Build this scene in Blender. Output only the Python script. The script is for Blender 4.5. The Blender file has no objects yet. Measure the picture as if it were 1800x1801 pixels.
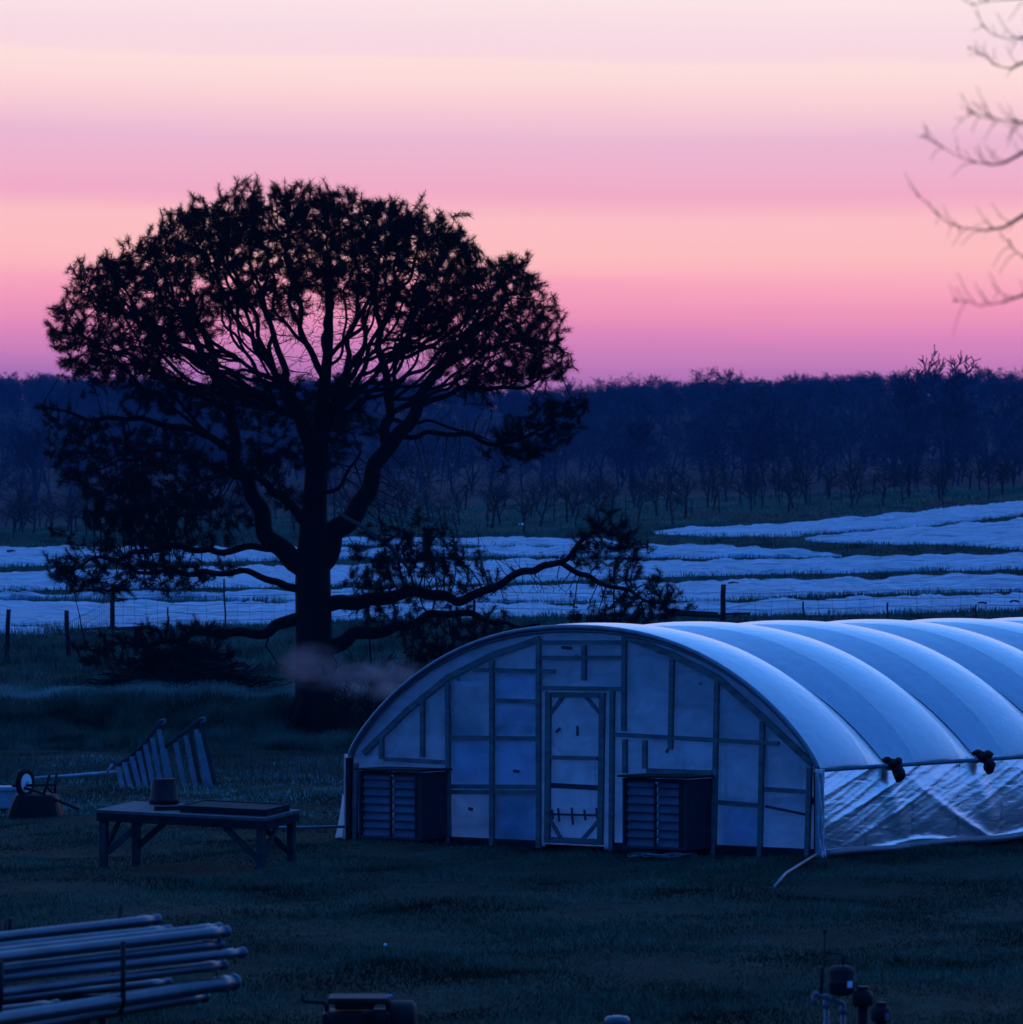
import bpy, math, random
import numpy as np
from mathutils import Vector, Matrix

S = bpy.context.scene
COL = S.collection
rnd = random.Random(7)
rng = np.random.default_rng(11)

F, CX, HY, H = 7500.0, 900.0, 1025.0, 3.63      # focal length and horizon of the photograph (1800 px wide), eye height

# ------------------------------------------------------------------ camera
cam_d = bpy.data.cameras.new('camera'); cam = bpy.data.objects.new('camera', cam_d); COL.objects.link(cam)
cam.location = (0, 0, H); cam.rotation_euler = (math.radians(90), 0, 0)
cam_d.sensor_width = 36; cam_d.lens = F / 1801 * 36
cam_d.shift_y = (HY - 900.5) / 1801
cam_d.clip_start = .1; cam_d.clip_end = 6000
cam_d.dof.use_dof = True; cam_d.dof.focus_distance = 66; cam_d.dof.aperture_fstop = 5.6
S.camera = cam

# ------------------------------------------------------------------ world: dusk sky
def lin(r, g, b):
    f = lambda c: c / 12.92 if c <= .04045 else ((c + .055) / 1.055) ** 2.4
    return (f(r / 255), f(g / 255), f(b / 255), 1)

W = bpy.data.worlds.new('World'); S.world = W; W.use_nodes = True
nt = W.node_tree; N = nt.nodes; L = nt.links; N.clear()
def wn(t, **k):
    n = N.new(t)
    for a, v in k.items(): setattr(n, a, v)
    return n
def wmath(op, a, b=None, clamp=False):
    n = wn('ShaderNodeMath', operation=op); n.use_clamp = clamp
    for i, v in enumerate((a, b)):
        if v is None: continue
        if isinstance(v, (int, float)): n.inputs[i].default_value = v
        else: L.new(v, n.inputs[i])
    return n.outputs[0]
tc = wn('ShaderNodeTexCoord'); sep = wn('ShaderNodeSeparateXYZ'); L.new(tc.outputs['Generated'], sep.inputs[0])
zx, zy, zz = sep.outputs
mp = wn('ShaderNodeMapping'); mp.inputs['Scale'].default_value = (4.5, .6, 75); L.new(tc.outputs['Generated'], mp.inputs[0])
nz = wn('ShaderNodeTexNoise'); nz.inputs['Scale'].default_value = 1.0; nz.inputs['Detail'].default_value = 4; L.new(mp.outputs[0], nz.inputs[0])
elev = wmath('ADD', zz, wmath('MULTIPLY', wmath('SUBTRACT', nz.outputs[0], .5), .0085))
elev = wmath('ADD', elev, wmath('MULTIPLY', zx, .012))
mr = wn('ShaderNodeMapRange'); mr.inputs[1].default_value = 0; mr.inputs[2].default_value = .2; L.new(elev, mr.inputs[0])
ramp = wn('ShaderNodeValToRGB'); L.new(mr.outputs[0], ramp.inputs[0])
stops = [(1025, (90, 80, 150)), (700, (158, 108, 172)), (660, (176, 114, 178)), (630, (198, 126, 182)), (585, (224, 138, 184)),
         (540, (243, 155, 183)), (500, (251, 170, 186)), (478, (254, 183, 187)), (440, (255, 192, 188)), (386, (254, 195, 194)), (360, (248, 182, 195)),
         (340, (243, 174, 196)), (300, (241, 182, 203)), (240, (237, 188, 209)), (212, (244, 199, 211)), (185, (251, 210, 212)), (150, (254, 220, 216)),
         (105, (255, 226, 220)), (92, (250, 220, 224)), (60, (248, 222, 228)), (0, (253, 232, 230)), (-300, (255, 222, 222))]
cr = ramp.color_ramp
for i, (py, c) in enumerate(stops):
    p = (HY - py) / F / math.sqrt(1 + ((HY - py) / F) ** 2) / .2
    e = cr.elements[i] if i < 2 else cr.elements.new(min(1, p))
    e.position = max(0, min(1, p)); q_ = lin(*c); e.color = (q_[0]*1.10, q_[1]*1.05, q_[2]*1.03, 1)
# overhead dome: deep blue, brighter towards the glow
def mixc(f, a, b):
    n = wn('ShaderNodeMix', data_type='RGBA')
    L.new(f, n.inputs[0]) if not isinstance(f, float) else setattr(n.inputs[0], 'default_value', f)
    for s, v in ((6, a), (7, b)):
        if isinstance(v, tuple): n.inputs[s].default_value = v
        else: L.new(v, n.inputs[s])
    return n.outputs[2]
def smooth(v, a, b):
    n = wn('ShaderNodeMapRange', interpolation_type='SMOOTHSTEP'); L.new(v, n.inputs[0])
    n.inputs[1].default_value = a; n.inputs[2].default_value = b
    return n.outputs[0]
dome = mixc(smooth(zy, -.35, .85), (.022, .195, .92, 1), (.15, .56, 1.62, 1))
high = mixc(smooth(zz, .16, .50), (.48, .72, 1.45, 1), dome)
front = mixc(smooth(zz, .128, .24), ramp.outputs[0], high)
full = mixc(smooth(zy, .30, .85), dome, front)
bg = wn('ShaderNodeBackground'); bg.inputs[1].default_value = 1.0; L.new(full, bg.inputs[0])
wo = wn('ShaderNodeOutputWorld'); L.new(bg.outputs[0], wo.inputs[0])

S.view_settings.view_transform = 'Standard'; S.view_settings.look = 'None'
S.view_settings.exposure = 0; S.view_settings.gamma = 1
S.render.engine = 'CYCLES'
cy = S.cycles
cy.use_denoising = True; cy.max_bounces = 8; cy.diffuse_bounces = 3; cy.transparent_max_bounces = 12; cy.volume_bounces = 0
cy.caustics_reflective = False; cy.caustics_refractive = False; cy.sample_clamp_indirect = 4

# ------------------------------------------------------------------ helpers
def P(px, py, Y):
    return Vector(((px - CX) / F * Y, Y, H - (py - HY) / F * Y))

class MB:
    def __init__(s): s.v = []; s.f = []; s.sm = []
    def quad(s, a, b, c, d, sm=False):
        n = len(s.v); s.v += [tuple(a), tuple(b), tuple(c), tuple(d)]; s.f.append((n, n+1, n+2, n+3)); s.sm.append(sm)
    def box(s, c, size, M=None):
        c = Vector(c); n = len(s.v)
        for dz in (-.5, .5):
            for dx, dy in ((-.5, -.5), (.5, -.5), (.5, .5), (-.5, .5)):
                p = Vector((dx*size[0], dy*size[1], dz*size[2]))
                if M is not None: p = M @ p
                s.v.append(tuple(c + p))
        for f in ((3,2,1,0),(4,5,6,7),(0,1,5,4),(1,2,6,5),(2,3,7,6),(3,0,4,7)):
            s.f.append(tuple(n+i for i in f)); s.sm.append(False)
    def bar(s, a, b, w, t, nrm):
        """rectangular board from a to b: w across (perpendicular to nrm), t along nrm"""
        a = Vector(a); b = Vector(b); d = (b-a).normalized(); nn = Vector(nrm); nn = (nn - d*nn.dot(d)).normalized(); u = d.cross(nn)
        n = len(s.v)
        for p in (a, b):
            for i, j in ((-1,-1),(1,-1),(1,1),(-1,1)):
                s.v.append(tuple(p + u*(i*w/2) + nn*(j*t/2)))
        for f in ((3,2,1,0),(4,5,6,7),(0,1,5,4),(1,2,6,5),(2,3,7,6),(3,0,4,7)):
            s.f.append(tuple(n+i for i in f)); s.sm.append(False)
    def tube(s, pts, rad, k=8, cap=True):
        pts = [Vector(p) for p in pts]
        if not hasattr(rad, '__len__'): rad = [rad]*len(pts)
        n0 = len(s.v); prev = None
        for i, p in enumerate(pts):
            d = (pts[min(i+1, len(pts)-1)] - pts[max(i-1, 0)])
            if d.length < 1e-9: d = Vector((0, 0, 1))
            d.normalize()
            if prev is None:
                a = Vector((0, 0, 1)) if abs(d.z) < .9 else Vector((1, 0, 0))
                u = d.cross(a).normalized()
            else:
                u = prev - d*prev.dot(d)
                if u.length < 1e-6: u = d.orthogonal()
                u.normalize()
            prev = u; w = d.cross(u)
            for j in range(k):
                t = 2*math.pi*j/k
                s.v.append(tuple(p + (u*math.cos(t) + w*math.sin(t))*rad[i]))
        for i in range(len(pts)-1):
            for j in range(k):
                a = n0+i*k+j; b = n0+i*k+(j+1) % k
                s.f.append((a, b, b+k, a+k)); s.sm.append(True)
        if cap:
            s.f.append(tuple(n0+j for j in range(k))[::-1]); s.sm.append(False)
            m = n0+(len(pts)-1)*k
            s.f.append(tuple(m+j for j in range(k))); s.sm.append(False)
    def lathe(s, prof, M, k=24):
        """prof: (r, z) list, M places it"""
        n0 = len(s.v)
        for r, z in prof:
            for j in range(k):
                t = 2*math.pi*j/k
                s.v.append(tuple(M @ Vector((r*math.cos(t), r*math.sin(t), z))))
        for i in range(len(prof)-1):
            for j in range(k):
                a = n0+i*k+j; b = n0+i*k+(j+1) % k
                s.f.append((a, b, b+k, a+k)); s.sm.append(True)
        s.f.append(tuple(n0+j for j in range(k))[::-1]); s.sm.append(False)
        m = n0+(len(prof)-1)*k
        s.f.append(tuple(m+j for j in range(k))); s.sm.append(False)
    def grid(s, pts, sm=True):
        """pts[i][j] rows of points"""
        n0 = len(s.v); R = len(pts); K = len(pts[0])
        for r in pts: s.v += [tuple(p) for p in r]
        for i in range(R-1):
            for j in range(K-1):
                a = n0+i*K+j
                s.f.append((a, a+1, a+K+1, a+K)); s.sm.append(sm)
    def build(s, name, m, parent=None, base=None, bevel=0):
        off = Vector((0, 0, 0))
        if parent is not None: off = Vector(parent['_w'])
        elif base is not None: off = Vector(base)
        me = bpy.data.meshes.new(name)
        me.from_pydata([(x-off[0], y-off[1], z-off[2]) for x, y, z in s.v], [], s.f)
        me.polygons.foreach_set('use_smooth', s.sm)
        me.materials.append(m)
        o = bpy.data.objects.new(name, me); COL.objects.link(o)
        if parent is not None:
            o.parent = parent; o['_w'] = tuple(off)
        else:
            o.location = off; o['_w'] = tuple(off)
        if bevel:
            b = o.modifiers.new('bevel', 'BEVEL'); b.width = bevel; b.segments = 2; b.limit_method = 'ANGLE'
        return o

def npmesh(name, V, Fc, m, parent=None, base=None, smooth=False):
    """V (n,3), Fc (m,k) numpy"""
    off = Vector(parent['_w']) if parent is not None else Vector(base or (0, 0, 0))
    me = bpy.data.meshes.new(name)
    V = np.asarray(V, np.float32) - np.array(off, np.float32); k = Fc.shape[1]
    me.vertices.add(len(V)); me.vertices.foreach_set('co', V.ravel())
    me.loops.add(Fc.size); me.loops.foreach_set('vertex_index', Fc.astype(np.int32).ravel())
    me.polygons.add(len(Fc)); me.polygons.foreach_set('loop_start', np.arange(0, Fc.size, k, dtype=np.int32))
    if smooth: me.polygons.foreach_set('use_smooth', np.ones(len(Fc), bool))
    me.update(calc_edges=True); me.materials.append(m)
    o = bpy.data.objects.new(name, me); COL.objects.link(o)
    if parent is not None: o.parent = parent
    else: o.location = off
    o['_w'] = tuple(off)
    return o

def tag(o, label=None, cat=None, group=None, kind=None):
    if label: o['label'] = label
    if cat: o['category'] = cat
    if group: o['group'] = group
    if kind: o['kind'] = kind
    return o
def thing(name, loc, label, cat, group=None):
    o = bpy.data.objects.new(name, None); COL.objects.link(o); o.location = loc; o['_w'] = tuple(loc)
    o.empty_display_size = .2
    return tag(o, label, cat, group)
def copy_tree(o, loc, rz=0, sc=1, parent=None):
    c = o.copy(); COL.objects.link(c)
    if parent is None:
        c.location = loc; c.rotation_euler = (0, 0, rz); c.scale = sc if hasattr(sc, '__len__') else (sc, sc, sc)
    else: c.parent = parent
    for ch in list(o.children): copy_tree(ch, None, parent=c)
    return c

# ------------------------------------------------------------------ materials
def mat(name, col, rough=.8, metal=0, var=.25, scale=6, bump=.0, bscale=40, spec=.2, col2=None, stretch=None, edge=.18):
    m = bpy.data.materials.new(name); m.use_nodes = True
    n = m.node_tree.nodes; l = m.node_tree.links; b = n['Principled BSDF']
    b.inputs['Roughness'].default_value = rough; b.inputs['Metallic'].default_value = metal
    b.inputs['Specular IOR Level'].default_value = spec
    t = n.new('ShaderNodeTexCoord'); src = t.outputs['Object']
    if stretch:
        mpn = n.new('ShaderNodeMapping'); mpn.inputs['Scale'].default_value = stretch; l.new(src, mpn.inputs[0]); src = mpn.outputs[0]
    x = n.new('ShaderNodeTexNoise'); x.inputs['Scale'].default_value = scale; x.inputs['Detail'].default_value = 6; l.new(src, x.inputs[0])
    r = n.new('ShaderNodeValToRGB'); r.color_ramp.elements[0].position = .5-edge; r.color_ramp.elements[1].position = .5+edge
    c2 = col2 or tuple(min(1, c*(1+var)) for c in col)
    c1 = tuple(c*(1-var) for c in col) if not col2 else col
    r.color_ramp.elements[0].color = (*c1, 1); r.color_ramp.elements[1].color = (*c2, 1)
    l.new(x.outputs[0], r.inputs[0]); l.new(r.outputs[0], b.inputs['Base Color'])
    if bump:
        y = n.new('ShaderNodeTexNoise'); y.inputs['Scale'].default_value = bscale; y.inputs['Detail'].default_value = 5; l.new(src, y.inputs[0])
        bp = n.new('ShaderNodeBump'); bp.inputs['Strength'].default_value = bump; bp.inputs['Distance'].default_value = .02
        l.new(y.outputs[0], bp.inputs['Height']); l.new(bp.outputs[0], b.inputs['Normal'])
    return m

def film(name, tint, dif, trl, trn, glo, rough=.25, bump=.3, bscale=(6, 6, 6), lo=.92, dist=.03):
    """plastic sheet: diffuse + translucent + see-through + sheen"""
    m = bpy.data.materials.new(name); m.use_nodes = True
    n = m.node_tree.nodes; l = m.node_tree.links; n.clear()
    o = n.new('ShaderNodeOutputMaterial')
    t = n.new('ShaderNodeTexCoord'); mpn = n.new('ShaderNodeMapping'); mpn.inputs['Scale'].default_value = bscale; l.new(t.outputs['Object'], mpn.inputs[0])
    x = n.new('ShaderNodeTexNoise'); x.inputs['Scale'].default_value = 1; x.inputs['Detail'].default_value = 5; x.inputs['Distortion'].default_value = .6; l.new(mpn.outputs[0], x.inputs[0])
    bp = n.new('ShaderNodeBump'); bp.inputs['Strength'].default_value = bump; bp.inputs['Distance'].default_value = dist; l.new(x.outputs[0], bp.inputs['Height'])
    d = n.new('ShaderNodeBsdfDiffuse'); tr = n.new('ShaderNodeBsdfTranslucent'); tp = n.new('ShaderNodeBsdfTransparent'); g = n.new('ShaderNodeBsdfGlossy')
    d.inputs[0].default_value = tr.inputs[0].default_value = (*tint, 1); g.inputs['Roughness'].default_value = rough
    tp.inputs[0].default_value = (.92, .95, 1, 1)
    vr = n.new('ShaderNodeValToRGB'); vr.color_ramp.elements[0].position = .3; vr.color_ramp.elements[1].position = .62; l.new(x.outputs[0], vr.inputs[0])
    vr.color_ramp.elements[0].color = (*(c*lo for c in tint), 1); vr.color_ramp.elements[1].color = (*tint, 1)
    l.new(vr.outputs[0], d.inputs[0]); l.new(vr.outputs[0], tr.inputs[0])
    for q in (d, g): l.new(bp.outputs[0], q.inputs['Normal'])
    s1 = n.new('ShaderNodeMixShader'); s1.inputs[0].default_value = trl/(dif+trl); l.new(d.outputs[0], s1.inputs[1]); l.new(tr.outputs[0], s1.inputs[2])
    s2 = n.new('ShaderNodeMixShader'); s2.inputs[0].default_value = trn; l.new(s1.outputs[0], s2.inputs[1]); l.new(tp.outputs[0], s2.inputs[2])
    lw = n.new('ShaderNodeFresnel'); lw.inputs[0].default_value = 1.45; l.new(bp.outputs[0], lw.inputs['Normal'])
    mm = n.new('ShaderNodeMath'); mm.operation = 'MULTIPLY'; mm.inputs[1].default_value = glo; mm.use_clamp = True; l.new(lw.outputs[0], mm.inputs[0])
    s3 = n.new('ShaderNodeMixShader'); l.new(mm.outputs[0], s3.inputs[0]); l.new(s2.outputs[0], s3.inputs[1]); l.new(g.outputs[0], s3.inputs[2])
    l.new(s3.outputs[0], o.inputs[0])
    return m

M = dict(
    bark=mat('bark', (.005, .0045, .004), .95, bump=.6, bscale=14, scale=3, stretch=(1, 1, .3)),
    deadwood=mat('dead_wood', (.06, .055, .05), .9, bump=.3, scale=8),
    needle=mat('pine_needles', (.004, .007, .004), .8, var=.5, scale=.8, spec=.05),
    twig=mat('twig', (.015, .012, .010), .9),
    neartwig=mat('near_twig', (.14, .075, .07), .9),
    woodtree=mat('bare_wood_hazed', (.024, .043, .074), .95, var=.5, scale=.06),  # blue of distant haze painted into the bark colour
    orchard=mat('orchard_bark', (.022, .026, .028), .95, var=.4, scale=.5),
    grass=mat('grass', (.004, .015, .0065), .9, scale=.5, col2=(.070, .122, .072), spec=.1, edge=.13),
    longgrass=mat('long_grass', (.010, .030, .016), .9, scale=.8, col2=(.125, .19, .125), spec=.1, edge=.12),
    bankgrass_shaded=mat('bank_grass', (.008, .026, .013), .9, scale=.9, col2=(.100, .165, .105), spec=.1, edge=.14),  # darker than the meadow grass: shade of the bank face put into colour
    orchgrass=mat('orchard_turf', (.030, .075, .045), .9, scale=.25, col2=(.13, .23, .15), spec=.1, edge=.12),
    pale=mat('pale_grass', (.12, .17, .12), .9, scale=.8, col2=(.40, .48, .38), spec=.1),
    weed=mat('dry_weed', (.09, .08, .055), .95, var=.5, scale=1.5),
    lumber=mat('lumber', (.115, .115, .11), .85, var=.3, scale=4, bump=.2, stretch=(1, 1, 4)),
    greywood=mat('weathered_wood', (.035, .033, .033), .85, var=.35, scale=9, bump=.3),
    tablewood=mat('table_wood', (.085, .08, .08), .75, var=.3, scale=7, bump=.25),
    darkwood=mat('dark_wood', (.013, .012, .012), .85, var=.4, scale=8, bump=.25),
    slat=mat('pale_slat', (.13, .14, .15), .6, var=.25, scale=7, bump=.15),
    post=mat('fence_post', (.018, .016, .015), .95, var=.4, scale=6, bump=.4),
    metal=mat('aluminium', (.10, .105, .12), .36, .7, var=.22, scale=3, bump=.015),
    galv=mat('galvanised', (.16, .165, .18), .5, .5, var=.2, scale=5),
    steel=mat('dark_steel', (.010, .010, .011), .7, .0, var=.3, scale=8),
    black=mat('black_plastic', (.005, .005, .006), .6, spec=.15),
    rubber=mat('rubber', (.008, .008, .008), .85, spec=.1),
    white=mat('white_plastic', (.7, .7, .7), .45, var=.1),
    tote=mat('tote_plastic', (.30, .30, .32), .5, var=.2),
    pvc=mat('pale_pvc', (.10, .105, .115), .4, var=.15),
    clay=mat('clay_plastic', (.022, .008, .009), .7, var=.25),
    tray=mat('barrow_tray', (.008, .0055, .006), .6, var=.3, spec=.12, scale=3),
    boxgrey=mat('vent_box', (.022, .024, .03), .6, var=.2),
    louver=mat('vent_louver', (.085, .085, .11), .6, .0, var=.25, scale=3),
    tape=mat('dark_tape', (.03, .03, .035), .6),
    floor_bounce=mat('bounce_floor_white', (.66, .68, .70), .95, var=.4),  # greenhouse floor made white, an added reflector that brightens the end film
    roof=film('roof_film', (.76, .82, .88), .42, .58, .0, 2.4, .25, .22, (7, 7, 7), .9),
    wall=film('end_film', (.84, .91, .98), .22, .78, .16, .45, .32, .4, (2.2, 2.2, 4), .68, .05),
    inner=film('inner_film', (.38, .52, .78), .5, .5, .2, .4, .35, .5, (4, 4, 9), .7),
    side=film('side_film', (.62, .72, .86), .5, .5, .48, .8, .24, .25, (2.5, 2.5, 8), .7),
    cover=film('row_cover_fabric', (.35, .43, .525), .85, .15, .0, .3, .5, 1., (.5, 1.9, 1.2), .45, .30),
)

# ------------------------------------------------------------------ ground
TY = np.array([-200, 60, 93, 95.5, 97, 98.6, 100, 115, 128, 150, 170, 190, 205, 225, 245, 260, 300, 360, 420, 550, 700, 850, 1000, 1250, 1800.])
def zz_of(py, Y): return H - (py - HY) * Y / F
_far = TY[9:23]
def col_of(pys): return np.array([0, 0, 0, .06, .45, .92, 1.05, 1.48, None, *[zz_of(p, y) for p, y in zip(pys, _far)], None, None], dtype=object)
def mk(z128, pys):
    c = col_of(pys); c[8] = z128; c[-2] = c[-3]-4; c[-1] = c[-3]-25
    return c.astype(float)
TZ = np.array([mk(2.15, [1055, 1003, 962, 950, 945, 942, 940, 936, 930, 885, 815, 745, 700, 688]),
               mk(2.26, [1068, 1028, 990, 963, 944, 930, 920, 902, 882, 862, 825, 770, 735, 724]),
               mk(2.26, [1066, 1030, 978, 940, 905, 882, 872, 862, 856, 848, 806, 748, 708, 690])])
def terrain(x, y):
    x = np.asarray(x, float); y = np.asarray(y, float)
    u = np.clip(900 + F*x/np.maximum(y, 60), -700, 2500)
    a, b, c = (np.interp(y, TY, TZ[i]) for i in range(3))
    k = u/900
    z = np.where(k < 1, a + (b-a)*np.clip(k, -.4, 1), b + (c-b)*np.clip(k-1, 0, 1.4))
    lawn = np.clip((93-y)/6, 0, 1)
    far = np.clip((y-96)/8, 0, 1)
    n = .035*np.sin(x*.9+.5)*np.sin(y*.41) + .022*np.sin(x*1.9+y*.7) + .018*np.sin(x*3.1-y*1.9) + .016*np.sin(x*4.3+1.3*np.sin(y*1.1))*np.sin(y*2.6)
    z = z + n*lawn*np.clip((abs(x-1)-0)/1, .3, 1)
    z = z + far*np.clip((128-y)/10, 0, 1)*(.06*np.sin(x*.8+y*.5)+.05*np.sin(x*.33-y*.9)+.03*np.sin(2.1*x+y*1.3))
    z = z + np.clip((y-92.5)/4, 0, 1)*np.clip((102-y)/2, 0, 1)*(.04*np.sin(x*1.7)+.03*np.sin(x*.73+1)+.04*np.sin(x*3.7+2))
    z = z + np.clip((y-128)/20, 0, 1)*(.10*np.sin(x*.35+y*.11)+.05*np.sin(x*.9-y*.2))*np.clip((420-y)/100, 0, 1)
    hl = np.clip((y-480)/250, 0, 1)
    z = z + hl*(1.2*np.sin(x*.021+1.0)+.8*np.sin(x*.055+y*.004))
    return z
def tz(x, y): return float(terrain(x, y))
def hit(px, py, y0=104., y1=420.):
    Y = np.arange(y0, y1, .25); x = (px-CX)/F*Y
    g = terrain(x, Y) - (H - (py-HY)/F*Y)
    i = np.argmax(g > 0) if (g > 0).any() else len(Y)-1
    return Vector((x[i], Y[i], float(terrain(x[i], Y[i]))))

ys = np.concatenate([np.arange(-60, 20, 8), np.arange(20, 92, .4), np.arange(92, 102, .25), np.arange(102, 130, .7), np.arange(130, 300, 2), np.arange(300, 1110, 14)])
t = np.linspace(-1, 1, 301); tt = np.sign(t)*(.35*abs(t)+.65*abs(t)**3)
GV = []
for y in ys:
    hw = max(45, .42*y)
    x = tt*hw; GV.append(np.stack([x, np.full_like(x, y), terrain(x, y)], 1))
GV = np.concatenate(GV); K = len(t); R = len(ys)
ii, jj = np.meshgrid(np.arange(R-1), np.arange(K-1), indexing='ij'); a = (ii*K+jj).ravel()
gm = bpy.data.materials.new('ground_turf'); gm.use_nodes = True
n = gm.node_tree.nodes; l = gm.node_tree.links; b = n['Principled BSDF']; b.inputs['Roughness'].default_value = .95; b.inputs['Specular IOR Level'].default_value = .05
tcn = n.new('ShaderNodeTexCoord')
def gnoise(sc, stretch, p0, p1, c0, c1):
    mpn = n.new('ShaderNodeMapping'); mpn.inputs['Scale'].default_value = stretch; l.new(tcn.outputs['Object'], mpn.inputs[0])
    x = n.new('ShaderNodeTexNoise'); x.inputs['Scale'].default_value = sc; x.inputs['Detail'].default_value = 7; x.inputs['Roughness'].default_value = .62; l.new(mpn.outputs[0], x.inputs[0])
    r = n.new('ShaderNodeValToRGB'); r.color_ramp.elements[0].position = p0; r.color_ramp.elements[1].position = p1
    r.color_ramp.elements[0].color = c0; r.color_ramp.elements[1].color = c1; l.new(x.outputs[0], r.inputs[0]); return r.outputs[0]
ga = gnoise(.35, (1, .8, 1), .35, .65, (.003, .012, .007, 1), (.011, .034, .021, 1))
gb = gnoise(3.5, (1, 1, 1), .3, .7, (.35, .35, .35, 1), (1.5, 1.5, 1.5, 1))
gmix = n.new('ShaderNodeMix'); gmix.data_type = 'RGBA'; gmix.blend_type = 'MULTIPLY'; gmix.inputs[0].default_value = 1; l.new(ga, gmix.inputs[6]); l.new(gb, gmix.inputs[7])
sy = n.new('ShaderNodeSeparateXYZ'); l.new(tcn.outputs['Object'], sy.inputs[0])
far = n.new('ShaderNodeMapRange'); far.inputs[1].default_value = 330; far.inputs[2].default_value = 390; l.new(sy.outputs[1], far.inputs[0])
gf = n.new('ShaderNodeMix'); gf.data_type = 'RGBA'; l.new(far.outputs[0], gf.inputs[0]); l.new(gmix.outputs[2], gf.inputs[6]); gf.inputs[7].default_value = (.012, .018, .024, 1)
l.new(gf.outputs[2], b.inputs['Base Color'])
ground = npmesh('ground', GV, np.stack([a, a+1, a+K+1, a+K], 1), gm, smooth=True); tag(ground, kind='structure')

# ------------------------------------------------------------------ greenhouse
def on_ground(px, py, z=0.):
    Y = (H-z)*F/(py-HY); return P(px, py, Y)
CR = on_ground(1440, 1514); CL = on_ground(619, 1476)
CR.z = CL.z = 0
uw = (CR-CL).normalized(); GW = (CR-CL).length                       # along the end wall, left to right
ub = Vector((-uw.y, uw.x, 0)); un = -ub                               # back along the house; un = out of the end wall
Z = Vector((0, 0, 1))
def G(w, l, h): return CL + uw*w + ub*l + Z*h
def wp(px, py, off=0.):
    """pixel -> (w, h) on the end wall plane moved out by off"""
    d = Vector(((px-CX)/F, 1, -(py-HY)/F)); o = Vector((0, 0, H)); c = CL + un*off
    s = (c-o).dot(un)/d.dot(un); p = o + d*s
    return (p-CL).dot(uw), p.z
def sp(px, py):
    """pixel -> (l, h) on the right side plane"""
    d = Vector(((px-CX)/F, 1, -(py-HY)/F)); o = Vector((0, 0, H))
    s = (CR-o).dot(uw)/d.dot(uw); p = o + d*s
    return (p-CR).dot(ub), p.z
HE = .5*(wp(625, 1336)[1] + wp(1449, 1347)[1]); HR = wp(1050, 1107)[1]; GL = 27.
def arch(w):
    u = abs(2*w/GW - 1); return HE + (HR-HE)*max(0, 1-u**2.25)**.82
house = thing('greenhouse', G(GW/2, 0, 0), 'large plastic covered hoop greenhouse with ribbed roof and framed end wall', 'greenhouse')
bays = [0.] + [sp(x, 1352)[0] for x in (1520, 1603, 1683, 1763)]
step = (bays[4]-bays[0])/4
bays = [i*step for i in range(int(GL/step)+1)]; GL = bays[-1]
print('greenhouse W', GW, 'eave', HE, 'ridge', HR, 'step', step, 'L', GL)
print([ (round(wp(x,y)[0]/GW,3), round(wp(x,y)[1],2), round(arch(wp(x,y)[0]),2)) for x,y in ((670,1270),(717,1223),(800,1172),(867,1138),(933,1118),(1060,1107),(1150,1127),(1222,1154),(1294,1194),(1367,1255),(1417,1302))])
# roof film
ws = [GW*(.5-.5*math.cos(math.pi*i/64)) for i in range(65)]
prof = [Vector((w, arch(w))) for w in ws]
nrm = []
for i in range(65):
    d = prof[min(i+1, 64)]-prof[max(i-1, 0)]; nrm.append(Vector((-d.y, d.x)).normalized())
rows = []
for bi in range(len(bays)-1):
    roped = bi % 2 == 1
    K_ = 26
    for k in range(K_+(bi == len(bays)-2)):
        f = k/K_; l_ = bays[bi]+f*step
        if roped:
            g = abs(2*f-1); puff = .012*(1-abs(2*g-1)**2.2) - .24*(1-g)
        else: puff = .055*(1-abs(2*f-1)**2.0)
        row = []
        for i in range(65):
            side = math.sin(math.pi*i/64)**.35 if 0 < i < 64 else 0
            wr = (.007*math.sin(l_*23+i*1.9+2*math.sin(i*.7))*max(0, math.sin(i*1.3+bi))*(1-abs(2*f-1))**.7 if roped else 0) + .0012*math.sin(l_*57-i*1.7)
            p = prof[i]+nrm[i]*((puff+wr)*side+.03)
            row.append(G(p.x, l_, p.y))
        rows.append(row)
m = MB(); m.grid(rows); rf = m.build('roof_film', M['roof'], house)
ev = np.zeros(len(rf.data.edges)*2, np.int32); rf.data.edges.foreach_get('vertices', ev); ev = ev.reshape(-1, 2)//65
crease = (ev[:, 0] == ev[:, 1]) & (np.isin(ev[:, 0] % 26, [0]) | ((ev[:, 0]//26 % 2 == 1) & (ev[:, 0] % 26 == 13)))
rf.data.attributes.new('sharp_edge', 'BOOLEAN', 'EDGE').data.foreach_set('value', crease)
# hoops
for bl in bays[:14]:
    m = MB(); pts = [G(GW-.02, bl, 0)] + [G(p.x, bl, p.y-.02) for p in reversed(prof[::2])] + [G(.02, bl, 0)]
    pts = [p for k, p in enumerate(pts)]
    m.tube(pts, .024, 6); m.build('hoop', M['galv'], house)
# end wall rim: tube + board following the arch
m = MB(); m.tube([G(p.x, -.03, p.y+.03) for p in prof], .035, 8); m.build('arch_tube', M['galv'], house)
m = MB()
rim = [(640, 1325), (716, 1250), (788, 1192), (866, 1152), (950, 1124)], [(1100, 1120), (1183, 1152), (1262, 1192), (1342, 1262), (1430, 1345)]
for chain in rim:
    m = MB()
    for A, B in zip(chain, chain[1:]):
        a_ = wp(*A); b_ = wp(*B); m.bar(G(a_[0], .0, a_[1]), G(b_[0], 0, b_[1]), .085, .04, un)
    m.build('arch_board', M['lumber'], house)
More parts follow.
